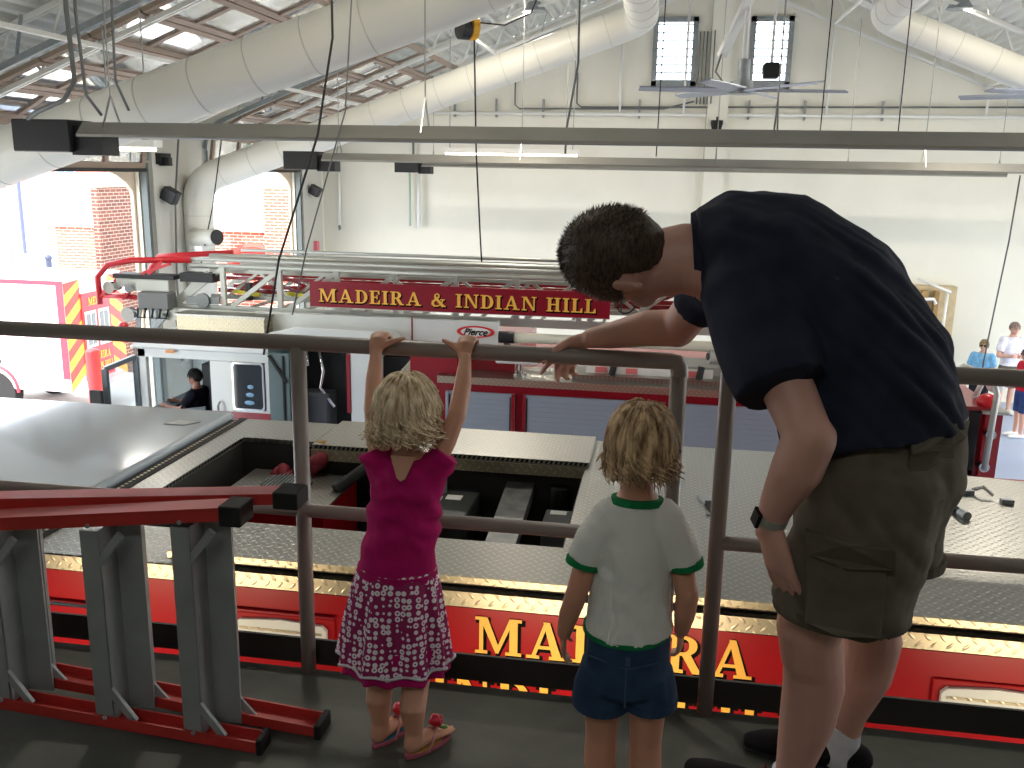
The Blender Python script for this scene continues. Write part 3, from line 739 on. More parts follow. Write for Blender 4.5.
MB().prism([(0, 0), (.14, 0), (.2, .1), (.06, .1)], (-3.05, 5.2, 2.901), (1, 0, 0), (0, 1, 0), (0, 0, .004)).build('roof_label', mat('faint_label', (150, 152, 150), .5), T)
# trims and lights on the red side
MB().tube([(-2.66, YN-.02, 2.655), (-2.17, YN-.02, 2.65)], .009, 8).build('trim_bar', M_chrome, T)
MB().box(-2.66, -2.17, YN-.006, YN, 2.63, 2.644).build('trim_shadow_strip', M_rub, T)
for x0, x1 in ((-1.71, -1.25), (1.09, 1.6)):
    f = MB().box(x0, x1, YN-.012, YN+.0, 2.52, 2.69).build('light_bezel', M_red, T, bevel=.008)
    MB().prism([(0, -.11), (0, -.02), (.02, 0), (.2, .012), (x1-x0-.08, 0), (x1-x0-.06, -.02), (x1-x0-.06, -.11)], (x0+.03, YN-.03, 2.665), (1, 0, 0), (0, 0, 1), (0, .02, 0)).build('scene_light', M_lens, f, bevel=.004)
    MB().box(x0+.05, x1-.05, YN-.033, YN-.03, 2.625, 2.635).build('gasket', M_dpXZ, f)
MB().box(-1.7, -1.25, YN-.02, YN, 2.695, 2.703).build('light_hood', M_dred, T)
for xc in (-5.6, 2.9):
    for y0 in (YN+.04, 5.25):
        MB().tube([(xc, y0, .55), (xc, y0+.3, .55)], .52, 28).build('wheel', M_rub, T)
# things inside the well
GB = MB().box(-2.35, -1.72, 4.4, 5.0, 2.35, 2.705).build('pump_box', M_red, T)
MB().box(-2.36, -1.71, 4.39, 5.01, 2.705, 2.72).build('box_cover', M_dpXY, GB)
g1 = MB().tube([(-2.07, 4.78, 2.72), (-2.07, 4.78, 2.726)], .15, 28).build('round_vent', M_wellin, GB)
gg = MB()
for i in range(-6, 7):
    x = i*.022; l = math.sqrt(max(0, .15**2-x*x)); gg.box(-2.07+x-.004, -2.07+x+.004, 4.78-l, 4.78+l, 2.726, 2.732)
for p in gg.v: pass
gg.build('vent_bars', M_galv, GB)
BX = MB().box(-1.32, -.97, 4.55, 5.05, 2.4, 2.68).build('valve_box', mat('dark_green_grey', (60, 64, 62), .5, .3), T, bevel=.01)
MB().tube([(-1.2, 4.95, 2.68), (-1.2, 4.95, 2.75)], .045, 16).build('filler_cap', M_galv, BX)
MB().box(-1.27, -1.16, 4.78, 4.86, 2.681, 2.684).box(-1.14, -1.05, 4.82, 4.9, 2.681, 2.684).build('white_sticker', M_white, BX)
MB().box(-1.28, -1.14, 4.6, 4.68, 2.681, 2.684).build('yellow_sticker', mat('pale_yellow', (200, 200, 120), .6), BX)
MB().prism([(4.2, 2.62), (5.08, 2.73), (5.08, 2.66), (4.2, 2.55)], (-.82, 0, 0), (0, 1, 0), (0, 0, 1), (.16, 0, 0)).build('channel_cover', mat('scuffed_channel', (130, 132, 130), .45, .5, var=.25, vscale=14), T)
b3 = MB().box(-.56, -.4, 4.6, 4.85, 2.4, 2.66).build('control_module', mat('module_grey', (96, 98, 98), .5), T, bevel=.008)
MB().box(-.53, -.44, 4.76, 4.82, 2.661, 2.664).build('white_sticker', M_white, b3)
MB().tube([(-.5, 5.0, 2.5), (-.5, 5.0, 2.74)], .055, 16).build('black_canister', M_black, T)
for k, (x, y) in enumerate(((-1.6, 4.2), (-.9, 4.1), (-.6, 4.35), (-1.0, 4.9))):
    MB().tube([(x+.18*math.cos(a*1.3+k), y+.1*math.sin(a*2+k), 2.42+.05*math.sin(a+k)+.02*a) for a in [i*.45 for i in range(10)]], .017, 8).build('engine_hose', M_rub, T, smooth=True)
MB().box(-1.65, -.4, 3.7, 4.05, 2.32, 2.5).box(-1.0, -.9, 4.0, 4.5, 2.32, 2.56).build('engine_block', M_dark, T, bevel=.01)
# bolts and a hinge on the deck
for x, y in ((.3, 4.35), (1.05, 4.75), (1.35, 4.2)):
    MB().tube([(x, y, 2.862), (x, y, 2.87)], .014, 8).build('deck_bolt', M_chrome, T)
hk = MB().bar((.305, 4.52, 2.872), (.33, 4.38, 2.872), .03, .016).build('deck_latch', M_rub, T)
MB().bar((.28, 4.62, 2.868), (.31, 4.5, 2.868), .05, .012).build('latch_plate', M_galv, hk)
eye = MB().tube([(1.72, 5.02, 2.88), (1.76, 4.98, 2.91), (1.8, 4.94, 2.88)], .01, 8).build('lifting_eye', M_chrome, T)
MB().box(1.66, 1.72, 4.98, 5.02, 2.862, 2.885).box(1.82, 1.88, 4.86, 4.9, 2.862, 2.885).build('hook_base', M_galv, T)
# red hydraulic hose lying in the well, spanner bar on deck
t = thing('hose_bundle', 'crumpled dark red hose bundle in the far corner of the open roof well', 'hose', (-2.0, 5.0, 2.6))
hb = MB()
for k in range(5):
    hb.tube([(-2.22+.05*k+.1*math.cos(a+k), 4.92+.05*math.sin(2*a+k)+.02*k, 2.62+.04*k+.04*math.sin(a*1.5+k)) for a in [i*.5 for i in range(9)]], .038, 10)
hb.build('hose', mat('hose_red', (120, 22, 38), .7, bump=.3, bscale=90), t, smooth=True)
MB().tube([(-1.75, 4.7, 2.73), (-1.6, 4.88, 2.83)], .032, 12).build('black_nozzle', M_rub, t)
MB().tube([(-2.0, 5.08, 2.86), (-1.93, 5.08, 2.87)], .03, 12).build('brass_coupling', mat('brass', (190, 150, 70), .35, .9), t)
t = thing('pry_bar', 'dark pry bar lying on the tread plate roof right of the man', 'tool', (1.52, 4.75, 2.865))
MB().tube([(1.47, 4.98, 2.88), (1.55, 4.62, 2.88)], .017, 10).build('handle', M_rub, t)
MB().tube([(1.55, 4.62, 2.88), (1.565, 4.56, 2.88)], .023, 10).build('end_cap', M_galv, t)

def settle(o):
    # final fitting of the body on its chassis: lower sides stay, roof level comes up to the measured height
    off = V((0, 0, 0)); q = o
    while q is not None: off = off+q.location; q = q.parent
    if o.type == 'MESH':
        for v in o.data.vertices:
            p = v.co+off; y = 3.22+(p.y-3.22)*.906 if p.y > 3.25 else p.y
            p = V((p.x*.965, y, p.z+.053 if p.z > 2.3 else p.z)); v.co = p-off
    for c in o.children: settle(c)
for o in list(T.children): settle(o)
for o in bpy.data.objects:
    if o.type == 'EMPTY' and o.name in ('hose_bundle', 'pry_bar'):
        for c in o.children: settle(c)

# =============================================== far ladder truck
Y2 = 9.3
L = thing('ladder_truck', 'white and red ladder truck with a long aluminium ladder and name board', 'fire truck', (-1.5, 10.5, 0))
# cab built from panels around its window openings
cb = MB()
y0, y1 = Y2, Y2+.06
cb.box(-5.72, -5.62, y0, y1, .7, 2.5); cb.box(-5.72, -4.17, y0, y1, 2.40, 2.56)
cb.box(-4.86, -4.60, y0, y1, .7, 2.40); cb.box(-4.60, -4.17, y0, y1, .7, 1.86); cb.box(-4.22, -4.17, y0, y1, 1.86, 2.4)
cb.box(-5.62, -4.86, y0, y1, .7, 1.2)
MB().box(-5.75, -4.17, 11.7, 11.76, .7, 2.56).build('cab_side', M_cabwhite, L, bevel=.008)
cb.build('cab_side', M_cabwhite, L, bevel=.008)
MB().prism([(-5.80, 2.50), (-5.72, 2.60), (-5.5, 2.64), (-4.3, 2.64), (-4.17, 2.58), (-4.17, 2.5)], (0, Y2-.03, 0), (1, 0, 0), (0, 0, 1), (0, 2.5, 0)).build('cab_roof', M_cabwhite, L, bevel=.02)
MB().box(-5.82, -5.76, Y2+.05, 11.7, .7, 1.6).build('cab_nose', M_cabwhite, L, bevel=.02)
MB().box(-5.80, -5.78, Y2+.06, 11.7, 1.6, 2.5).build('windscreen', M_glass, L)
MB().box(-5.35, -5.25, Y2-.05, Y2-.03, 2.47, 2.5).build('amber_marker', mat('amber', (220, 140, 60), .3), L)
fr = MB().prism([(-.19, -.27)]+[(.17*0+.165, -.27), (.185, -.25), (.185, .25), (.165, .27), (-.165, .27), (-.185, .25), (-.19, -.25)], (-4.41, Y2-.02, 2.13), (1, 0, 0), (0, 0, 1), (0, .03, 0)).build('crew_window', M_chrome, L)
MB().prism([(-.15, -.25), (.15, -.25), (.165, -.22), (.165, .22), (.15, .25), (-.15, .25), (-.165, .22), (-.165, -.22)], (-4.41, Y2-.024, 2.13), (1, 0, 0), (0, 0, 1), (0, .006, 0)).build('window_pane', M_glassdark, fr)
MB().box(-4.2, -4.0, Y2+.3, 11.7, .7, 2.5).build('cab_rear_wall', M_dark, L)
for k, z in enumerate((1.95, 2.04, 2.13)): MB().ell((-4.40+.01*k, Y2-.026, z), (.06-.012*k, .004, .025)).build('window_glint', mat('pale_blue_glint', (120, 160, 190), .3), fr, smooth=True)  # pale ellipses paint reflections onto the window pane
MB().add([(-4.17, Y2, .7), (-4.02, Y2+.3, .7), (-4.02, Y2+.3, 2.56), (-4.17, Y2, 2.56), (-4.17, Y2+.02, .7), (-4.03, Y2+.32, .7), (-4.03, Y2+.32, 2.56), (-4.17, Y2+.02, 2.56)],
         [(0, 1, 2, 3), (4, 7, 6, 5), (0, 4, 5, 1), (2, 6, 7, 3), (0, 3, 7, 4), (1, 5, 6, 2)]).build('crew_door_glass', M_teal, L)
MB().box(-4.16, -3.93, Y2-.02, Y2+.02, 1.0, 2.52).build('crew_door', mat('teal_door', (86, 104, 104), .25, spec=.7), L)
MB().bar((-4.15, Y2-.03, 2.5), (-3.95, Y2-.03, 2.2), .03).bar((-3.99, Y2-.03, 1.0), (-3.99, Y2-.03, 2.5), .02).build('door_seal', M_rub, L)
MB().tube([(-4.75, Y2-.02, 1.72), (-4.75, Y2-.07, 1.76), (-4.75, Y2-.07, 1.9), (-4.75, Y2-.02, 1.94)], .014, 8).build('grab_handle', M_chrome, L)
MB().box(-4.86, -4.17, Y2-.006, Y2, 1.2, 1.83).build('red_band', M_dred, L)
# cab interior
MB().box(-5.72, -4.2, 9.9, 11.7, 1.0, 1.15).build('cab_floor', M_dark, L)
MB().box(-4.86, -4.84, Y2+.06, 11.6, 1.2, 2.45).build('cab_bulkhead', M_dark, L)
MB().bar((-5.3, 11.68, 1.5), (-5.3, 11.68, 2.5), .05).box(-5.72, -4.9, 11.66, 11.7, 1.0, 1.75).build('far_door', M_teal, L)
MB().box(-5.1, -4.87, 9.5, 9.95, 1.15, 1.62).box(-5.0, -4.88, 9.5, 9.95, 1.6, 2.3).build('driver_seat', M_black, L, bevel=.03)
MB().box(-5.28, -5.1, 9.9, 10.3, 1.15, 2.22).build('console', M_black, L, bevel=.01)
MB().tube([(-5.38+.06*math.cos(a)+.1, 9.62+.2*math.sin(a), 1.83+.14*math.cos(a)) for a in [2*PI*i/20 for i in range(21)]], .016, 8).build('steering_wheel', M_black, L, smooth=True)
MB().box(-5.7, -5.45, Y2+.1, 11.5, 1.2, 1.78).build('dashboard', mat('dash_grey', (60, 64, 66), .6), L, bevel=.03)
MB().ell((-4.98, 9.75, 2.3), (.07, .05, .05)).ell((-4.92, 9.8, 2.34), (.05, .05, .04)).build('red_strap_bag', mat('strap_red', (200, 40, 50), .6), L, smooth=True)
# open driver door
DR = MB().add([], [])
dd = V((-.22, -.26, 0)); o = V((-5.74, Y2, 0)); nn = V((.42, -.38, 0)).normalized()*.04
def q(u, z): return o+dd*u+V((0, 0, z))
fr_ = MB()
for a, b in (((0, 1.75), (0.0, 2.40)), ((0, 2.40), (1, 2.30)), ((1, 2.30), (1, 1.7)), ((0, 1.75), (1, 1.72))):
    fr_.bar(q(*a), q(*b), .06, .05)
fr_.build('open_door_frame', mat('door_dark_grey', (84, 94, 98), .4), L)
MB().prism([(0, .8), (1, .8), (1, 1.74), (0, 1.76)], o, dd, (0, 0, 1), nn).build('open_door_panel', M_cabwhite, L)
MB().prism([(0, 1.76), (1, 1.72), (1, 2.3), (0, 2.38)], o, dd, (0, 0, 1), nn*.2).build('open_door_glass', M_glass, L)
MB().prism([(-5.6, 1.2), (-4.92, 1.2), (-4.92, 1.88), (-5.6, 1.76)], (0, Y2-.05, 0), (1, 0, 0), (0, 0, 1), (0, .03, 0)).build('lower_door_panel', mat('slate_panel', (92, 104, 112), .5), L)
# bollard mirror / gear by the door
mr = MB().tube([(-5.98, 8.9, 1.6), (-5.95, 8.9, 2.05)], .012, 8).build('mirror_arm', M_black, L)
MB().box(-6.06, -5.9, 8.86, 8.9, 1.75, 2.1).build('mirror', M_black, mr, bevel=.02)
# roof boxes
db = MB().box(-5.3, -4.27, 9.45, 10.1, 2.66, 2.86).build('roof_step', M_dpXZ, L)
MB().box(-5.32, -4.25, 9.43, 10.12, 2.86, 2.885).build('step_top', M_dpXY, db)
MB().prism([(-4.35, 2.66), (-4.3, 2.69), (-3.9, 2.79), (-2.86, 2.78), (-2.74, 2.66)], (0, 9.45, 0), (1, 0, 0), (0, 0, 1), (0, 1.9, 0)).build('raised_roof', M_cabwhite, L, bevel=.01)
MB().box(-4.0, -2.72, 9.5, 11.6, 2.58, 2.66).build('roof_slab', M_cabwhite, L)
# pump bay (dark), white panel, turret
MB().box(-4.0, -3.22, 9.75, 11.6, .7, 2.58).build('pump_bay', M_dark, L)
MB().box(-3.9, -3.55, 9.5, 9.75, 1.3, 2.05).build('bay_seat', mat('seat_charcoal', (52, 54, 58), .6), L, bevel=.04)
MB().tube([(-3.7, 9.6, 2.5), (-3.62, 9.5, 2.3), (-3.68, 9.55, 2.1), (-3.5, 9.5, 1.9)], .02, 8).tube([(-3.85, 9.6, 2.5), (-3.8, 9.5, 2.35)], .02, 8).build('bay_cables', M_chrome, L, smooth=True)
MB().box(-3.24, -2.93, Y2, Y2+.5, .7, 2.6).build('white_locker', M_cabwhite, L, bevel=.01)
MB().box(-3.28, -3.24, Y2-.01, Y2+.03, 1.9, 2.55).build('red_edge', M_dred, L)
MB().box(-2.93, -2.6, Y2+.2, 11.4, .7, 2.5).box(-2.6, -2.3, Y2+.2, 11.4, .7, 2.12).build('midship_recess', M_dark, L)
MB().prism([(-2.95, 2.1), (-2.6, 2.5), (-2.6, 2.1)], (0, Y2+.1, 0), (1, 0, 0), (0, 0, 1), (0, .05, 0)).build('gusset_plate', M_dpXZ, L)
MB().box(-2.6, -2.09, Y2+.1, 11.4, 2.12, 2.62).box(-2.075, -1.5, Y2+.35, 11.4, 2.12, 2.6).build('turret_base', M_dred, L)
# body with shutters
MB().box(-2.25, 3.3, Y2+.02, 11.75, .6, 2.34).build('body', M_dred, L)
MB().box(-2.27, 3.0, Y2-.02, 9.95, 2.345, 2.375).build('body_deck', M_dpXY, L)
MB().box(-2.27, 3.0, Y2-.035, Y2-.02, 2.3, 2.375).build('deck_edge', M_dpXZ, L)
MB().box(-.85, 2.2, Y2+.12, 9.95, 2.375, 2.43).build('deck_step', M_dpXY, L)
for x0, x1 in ((-2.18, -1.44), (-1.35, .13), (.24, 1.5), (1.6, 2.3)):
    f = MB().box(x0, x1, Y2-.012, Y2+.02, .9, 2.21).build('shutter', M_shut, L)
    sl = MB()
    for i in range(24): sl.box(x0+.03, x1-.03, Y2-.016, Y2-.012, .93+i*.053, .93+i*.053+.045)
    sl.build('slats', M_shut, f)
    MB().box(x0, x0+.03, Y2-.03, Y2-.012, .9, 2.21).box(x1-.03, x1, Y2-.03, Y2-.012, .9, 2.21).build('shutter_rail', M_chrome, f)
    MB().box(x0+.035, x0+.05, Y2-.022, Y2-.016, .9, 2.18).box(x1-.05, x1-.035, Y2-.022, Y2-.016, .9, 2.18).build('shutter_seal', M_rub, f)
# lamp and details on body deck
lp = MB().tube([(-1.42, 9.5, 2.375), (-1.42, 9.5, 2.5)], .03, 12).build('lamp_pedestal', M_chrome, L)
MB().box(-1.68, -1.22, 9.44, 9.56, 2.5, 2.62).build('work_lamp', M_lens, lp, bevel=.02)
MB().tube([(-1.42, 9.5, 2.375), (-1.42, 9.5, 2.4)], .08, 16).build('lamp_flange', M_chrome, lp)
MB().box(-1.0, -.72, 9.6, 9.8, 2.66, 2.74).build('valve_cluster', M_chrome, L, bevel=.01)
MB().box(-.72, .6, 9.55, 9.62, 2.43, 2.51).build('reflective_bar', M_white, L)
for x in (-.62, -.3, .35): MB().box(x, x+.12, 9.54, 9.55, 2.44, 2.5).build('red_reflector', mat('pink_reflector', (220, 120, 120), .4), L)
for x in (-.45, .45): MB().bar((x, 9.5, 2.38), (x+.03, 9.52, 2.56), .05).build('strap', M_rub, L)
MB().box(.3, 1.2, 9.7, 10.2, 2.43, 2.52).build('step_box', M_lad, L)
mo = MB().tube([(.62, 9.7, 2.63), (.95, 9.8, 2.6)], .055, 14).tube([(.55, 9.68, 2.64), (.66, 9.71, 2.63)], .08, 16).build('monitor_nozzle', M_lad, L)
MB().tube([(.54, 9.675, 2.64), (.545, 9.677, 2.64)], .04, 14).build('nozzle_mouth', M_black, mo)
MB().bar((.8, 9.7, 2.7), (1.2, 9.75, 2.66), .06).build('nozzle_lever', M_black, mo)
# rear end of the truck right of the man
MB().box(2.3, 3.16, Y2+.02, 10.4, .7, 1.7).box(3.06, 3.16, Y2, 10.4, 1.7, 2.3).build('rear_frame', M_dark, L)
MB().box(2.35, 3.05, Y2-.02, 10.0, 2.16, 2.24).box(2.35, 3.05, Y2-.02, 10.0, 1.62, 1.68).box(2.98, 3.05, Y2-.02, Y2+.1, 1.62, 2.2).build('rear_shelf', M_lad, L)
MB().box(2.4, 2.75, Y2+.0, Y2+.4, 1.68, 1.86).build('tread_box', M_dpXZ, L)
MB().box(3.2, 3.36, Y2-.02, Y2+.5, .8, 2.28).build('tail_panel', M_dred, L)
MB().box(3.17, 3.4, Y2-.03, Y2+.5, 2.28, 2.31).build('tail_cap', M_lad, L)
MB().tube([(2.9, Y2+.3, 2.36), (2.9, Y2+.2, 2.62), (2.98, Y2+.1, 2.72), (3.2, Y2-.05, 2.66), (3.25, Y2-.1, 2.5), (3.22, Y2-.12, 1.75)], .03, 12).build('tail_handrail', M_lad, L, smooth=True)
MB().tube([(3.24, Y2-.12, 2.1), (3.24, Y2-.0, 2.1)], .05, 12).tube([(3.22, Y2-.12, 1.77), (3.22, Y2-.0, 1.77)], .05, 12).build('rail_bracket', M_chrome, L)
MB().tube([(2.3, Y2-.1, 2.05), (2.6, Y2-.15, 2.02), (2.78, Y2-.15, 1.85), (2.84, Y2-.15, 1.5)], .055, 12).build('suction_hose', M_lad, L, smooth=True)
MB().ell((3.24, 9.4, 2.38), (.1, .1, .08)).build('red_beacon', mat('beacon_red', (205, 30, 40), .25), L, smooth=True)
MB().ell((3.36, 9.6, 2.52), (.09, .08, .09)).tube([(3.22, 9.7, 2.35), (3.3, 9.7, 2.6)], .03, 8).build('rear_flood_lamp', M_lens, L, smooth=True)
for xc in (-5.2, 2.4):
    for ya in (Y2-.01, 11.45): MB().tube([(xc, ya, .55), (xc, ya+.3, .55)], .54, 28).build('wheel', M_rub, L)

# aerial ladder
zb, zt = 2.93, 3.38
for yy, m_, x0, x1 in ((9.85, M_lad, -5.6, 2.3), (11.15, M_lad, -5.3, 2.3)):
    MB().tube([(-5.3, yy, zt), (x1, yy, zt)], .03, 10).tube([(-5.3, yy, zt+.07), (x1, yy, zt+.07)], .022, 10).build('ladder_handrail', M_lad, L, smooth=True)
    MB().box(x0, x1, yy-.03, yy+.03, 2.84, 2.93).build('ladder_base_rail', M_lad, L)
    x = -4.92; i = 0; wb_ = MB()
    while x < x1-.4:
        wb_.bar((x, yy, 2.93), (x, yy, zt), .055); wb_.bar((x-.58, yy, 2.93), (x, yy, zt-.02), .05); x += .68
    wb_.bar((-5.55, yy, 2.93), (-5.1, yy, 3.3), .06).build('ladder_web', M_lad, L)
rg = MB()
x = -5.0
while x < 2.2: rg.tube([(x, 9.85, 2.9), (x, 11.15, 2.9)], .02, 8); x += .34
rg.build('ladder_rungs', M_lad, L)
# inner fly sections
for yy, z0, z1, m_ in ((10.1, 3.0, 3.3, M_lad), (10.9, 3.0, 3.3, M_lad), (10.3, 3.05, 3.2, M_dred), (10.7, 3.05, 3.2, M_dred)):
    mb = MB().bar((-5.2, yy, z0), (2.4, yy, z0), .05).bar((-5.2, yy, z1), (2.4, yy, z1), .04)
    x = -5.0
    while x < 2.0: mb.bar((x, yy, z0), (x+.4, yy, z1), .03).bar((x+.4, yy, z1), (x+.8, yy, z0), .03); x += .8
    mb.build('inner_ladder_section', m_, L)
MB().tube([(-5.35, 10.4, 3.44), (1.5, 10.4, 3.44)], .03, 10).build('top_pipe', M_lad, L)
# lower box beam with maker plate
MB().box(-4.47, -1.69, 9.68, 9.78, 2.66, 2.9).build('box_beam', M_cabwhite, L)
MB().box(-5.63, -4.47, 9.7, 9.8, 2.76, 2.9).build('box_beam', M_lad, L)
MB().box(-2.66, -2.645, 9.674, 9.68, 2.66, 2.92).build('beam_clip', M_dred, L)
lg = MB().prism([(.21*math.cos(a), .065*math.sin(a)) for a in [2*PI*i/32 for i in range(32)]], (-1.94, 9.672, 2.79), (1, 0, 0), (0, 0, 1), (0, .006, 0)).build('maker_badge', mat('badge_red', (206, 40, 36), .4), L)
MB().prism([(.165*math.cos(a), .048*math.sin(a)) for a in [2*PI*i/32 for i in range(32)]], (-1.94, 9.669, 2.79), (1, 0, 0), (0, 0, 1), (0, .004, 0)).build('badge_field', M_white, lg)
def font_text(txt, h, c, u, w, name, m, parent, shear=0, bold=0.0, width=None):
    cu = bpy.data.curves.new('t', 'FONT'); cu.body = txt; cu.size = 1; cu.shear = shear; cu.offset = bold; cu.extrude = .004; cu.align_x = 'CENTER'; cu.align_y = 'CENTER'
    ob = bpy.data.objects.new('t', cu); COL.objects.link(ob); dg = bpy.context.evaluated_depsgraph_get(); dg.update()
    me = bpy.data.meshes.new_from_object(ob.evaluated_get(dg)); bpy.data.objects.remove(ob)
    xs = [v.co.x for v in me.vertices]; ys = [v.co.y for v in me.vertices]
    s = h/(max(ys)-min(ys)); sx = width/(max(xs)-min(xs)) if width else s
    cx, cy = (max(xs)+min(xs))/2, (max(ys)+min(ys))/2
    u, w = V(u).normalized(), V(w).normalized(); n = u.cross(w)
    mb = MB(); mb.add([V(c)+u*((v.co.x-cx)*sx)+w*((v.co.y-cy)*s)+n*v.co.z*.4 for v in me.vertices], [tuple(p.vertices) for p in me.polygons])
    return mb.build(name, m, parent)
font_text('Pierce', .075, (-1.94, 9.665, 2.79), (1, 0, 0), (0, 0, 1), 'badge_script', M_ltr, lg, .45, .02, .27)
MB().tube([(-1.56, 9.72, 2.74), (2.2, 9.72, 2.74)], .055, 14).build('waterway_pipe', mat('cream_pipe', (214, 210, 190), .35), L, smooth=True)
MB().tube([(-1.69, 9.72, 2.74), (-1.52, 9.72, 2.74)], .065, 14).tube([(-1.6, 9.72, 2.8), (-1.6, 9.72, 2.52)], .035, 10).tube([(-1.5, 9.75, 2.6), (-1.66, 9.75, 2.56)], .05, 10).build('pipe_coupling', M_black, L)
SB = MB().box(-3.83, -.5, 9.70, 9.72, 2.985, 3.27).build('name_board', mat('board_red', (134, 14, 34), .35), L, bevel=.004)
MB().bar((-3.83, 9.698, 2.987), (-.5, 9.698, 2.987), .006).build('board_edge', M_lad, SB)
sign_text('MADEIRA & INDIAN HILL', .148, (-3.72, 9.70, 3.045), (1, 0, 0), (0, 0, 1), SB, M_gold, M_ltr, 3.07, .014)
# basket end at the left
bk = MB().tube([(-6.42, 9.75, 2.9), (-6.42, 9.75, 3.22), (-6.3, 9.78, 3.36), (-6.0, 9.8, 3.42), (-5.3, 9.85, 3.44)], .035, 12).tube([(-6.35, 9.75, 3.0), (-5.95, 9.75, 3.0)], .03, 10).tube([(-6.42, 9.75, 2.97), (-6.1, 9.75, 3.26)], .03, 10).tube([(-6.42, 10.9, 2.9), (-6.42, 10.9, 3.22), (-6.3, 10.9, 3.36), (-5.3, 10.9, 3.44)], .035, 12).build('basket_rails', mat('rail_red', (196, 34, 44), .35), L, smooth=True)
MB().bar((-6.1, 9.72, 2.98), (-5.8, 9.72, 3.3), .035).bar((-5.8, 9.72, 3.3), (-5.5, 9.74, 3.4), .035).bar((-5.75, 9.72, 3.28), (-5.6, 9.74, 3.42), .035).build('basket_brace', MATS['rail_red'], L)
MB().box(-6.2, -5.45, 9.7, 9.9, 3.22, 3.27).box(-5.4, -5.0, 9.75, 9.95, 3.2, 3.3).build('black_beam', M_black, L)
MB().box(-6.15, -5.5, 9.68, 9.85, 3.08, 3.22).build('tip_housing', M_lad, L, bevel=.01)
MB().box(-5.85, -5.48, 9.6, 9.8, 2.88, 3.08).build('junction_box', mat('box_grey', (110, 112, 112), .5), L, bevel=.01)
MB().tube([(-6.2, 9.68, 3.12), (-6.2, 9.6, 3.12)], .07, 16).tube([(-6.05, 9.66, 3.1), (-5.95, 9.6, 3.12)], .05, 14).tube([(-5.98, 9.66, 2.82), (-5.98, 9.58, 2.82)], .085, 16).build('spot_lamp', M_chrome, L)
for k in range(4): MB().tube([(-5.85+.09*k, 9.6, 2.9), (-5.84+.09*k, 9.56, 2.8), (-5.76+.09*k, 9.56, 2.8), (-5.75+.09*k, 9.6, 2.9)], .012, 6).build('loop_cable', M_rub, L, smooth=True)
MB().bar((-5.9, 9.65, 2.6), (-5.86, 9.65, 2.9), .04).bar((-5.75, 9.65, 2.62), (-5.55, 9.65, 2.82), .06).build('strut', M_galv, L)
MB().ell((-6.05, 9.6, 2.68), (.06, .06, .05)).ell((-5.98, 9.6, 2.62), (.05, .05, .05)).build('red_valve', MATS['rail_red'], L, smooth=True)
MB().tube([(-5.15, 9.8, 2.99), (-5.15, 9.76, 2.99)], .085, 20).box(-5.35, -4.95, 9.79, 9.82, 2.95, 3.03).build('pivot_disc', mat('disc_grey', (120, 124, 122), .45, .6), L)
for x, c in ((-4.75, (200, 190, 40)), (-4.1, (200, 190, 40))):
    MB().bar((x-.12, 10.0, 3.08), (x+.2, 10.0, 3.05), .04).build('yellow_cable_tray', mat('yellow_tube', (205, 195, 60), .5), L)
MB().box(-4.72, -4.66, 9.98, 10.05, 2.98, 3.18).build('black_clip', M_black, L)

# =============================================== ambulance outside
XR, YA = -10.8, 15.3
A = thing('ambulance', 'white and red rescue ambulance outside the front doorway with yellow and red chevrons', 'ambulance', (XR-2.5, YA+1.2, 0))
M_aw = mat('ambulance_white', (236, 214, 214), .4, coat=.3)
MB().box(XR-5.0, XR, YA, YA+2.4, .5, 2.62).build('box_body', M_aw, A, bevel=.03)
MB().box(XR-6.9, XR-5.05, YA+.1, YA+2.3, .5, 1.9).build('cab', M_aw, A, bevel=.2)
MB().box(XR-5.0, XR, YA-.008, YA, 2.52, 2.6).box(XR-.14, XR+.0, YA-.01, YA-.001, .75, 2.6).build('red_trim', mat('trim_red', (214, 40, 60), .4), A)
MB().bar((XR-1.5, YA-.006, 1.6), (XR-.2, YA-.006, 1.6), .012).bar((XR-.85, YA-.006, .6), (XR-.85, YA-.006, 1.6), .012).bar((XR-1.9, YA-.006, .7), (XR-1.9, YA-.006, 2.3), .012).bar((XR-1.5, YA-.006, .6), (XR-1.5, YA-.006, 1.6), .012).build('locker_line', mat('line_pink', (225, 150, 160), .5), A)
MB().prism([(0, 0), (.1, 0), (.05, .18)], (XR-1.55, YA-.012, 2.2), (1, 0, 0), (0, 0, 1), (0, .01, 0)).build('red_marker', MATS['trim_red'], A)
MB().box(XR-1.5, XR-1.42, YA-.03, YA, 1.0, 1.1).build('door_latch', M_black, A)
# chevrons on the rear
for side in (0, 1):
    for i in range(11):
        z = .45+i*.21
        c0, c1 = (YA+.02, YA+.62) if side == 0 else (YA+2.38, YA+1.78)
        s = (c1-c0)
        poly = [(c0, z), (c1, z+.32), (c1, z+.53), (c0, z+.21)]
        poly = [(y_, min(2.58, max(.5, z_))) for y_, z_ in poly]
        if max(p[1] for p in poly)-min(p[1] for p in poly) > .03:
            MB().prism(poly if side == 0 else poly[::-1], (XR+.002, 0, 0), (0, 1, 0), (0, 0, 1), (.006, 0, 0)).build('chevron', mat('chevron_yellow', (240, 180, 50), .4) if i % 2 == 0 else mat('chevron_red', (222, 56, 50), .4), A)
rd = MB().box(XR, XR+.03, YA+.62, YA+1.78, .62, 2.3).build('rear_door', MATS['trim_red'], A)
for ya in (YA+.70, YA+1.24):
    wf = MB().box(XR+.03, XR+.045, ya, ya+.44, 1.25, 1.95).build('rear_window', M_white, rd)
    MB().box(XR+.045, XR+.052, ya+.05, ya+.2, 1.3, 1.9).box(XR+.045, XR+.052, ya+.24, ya+.39, 1.3, 1.9).build('dark_pane', M_glassdark, wf)
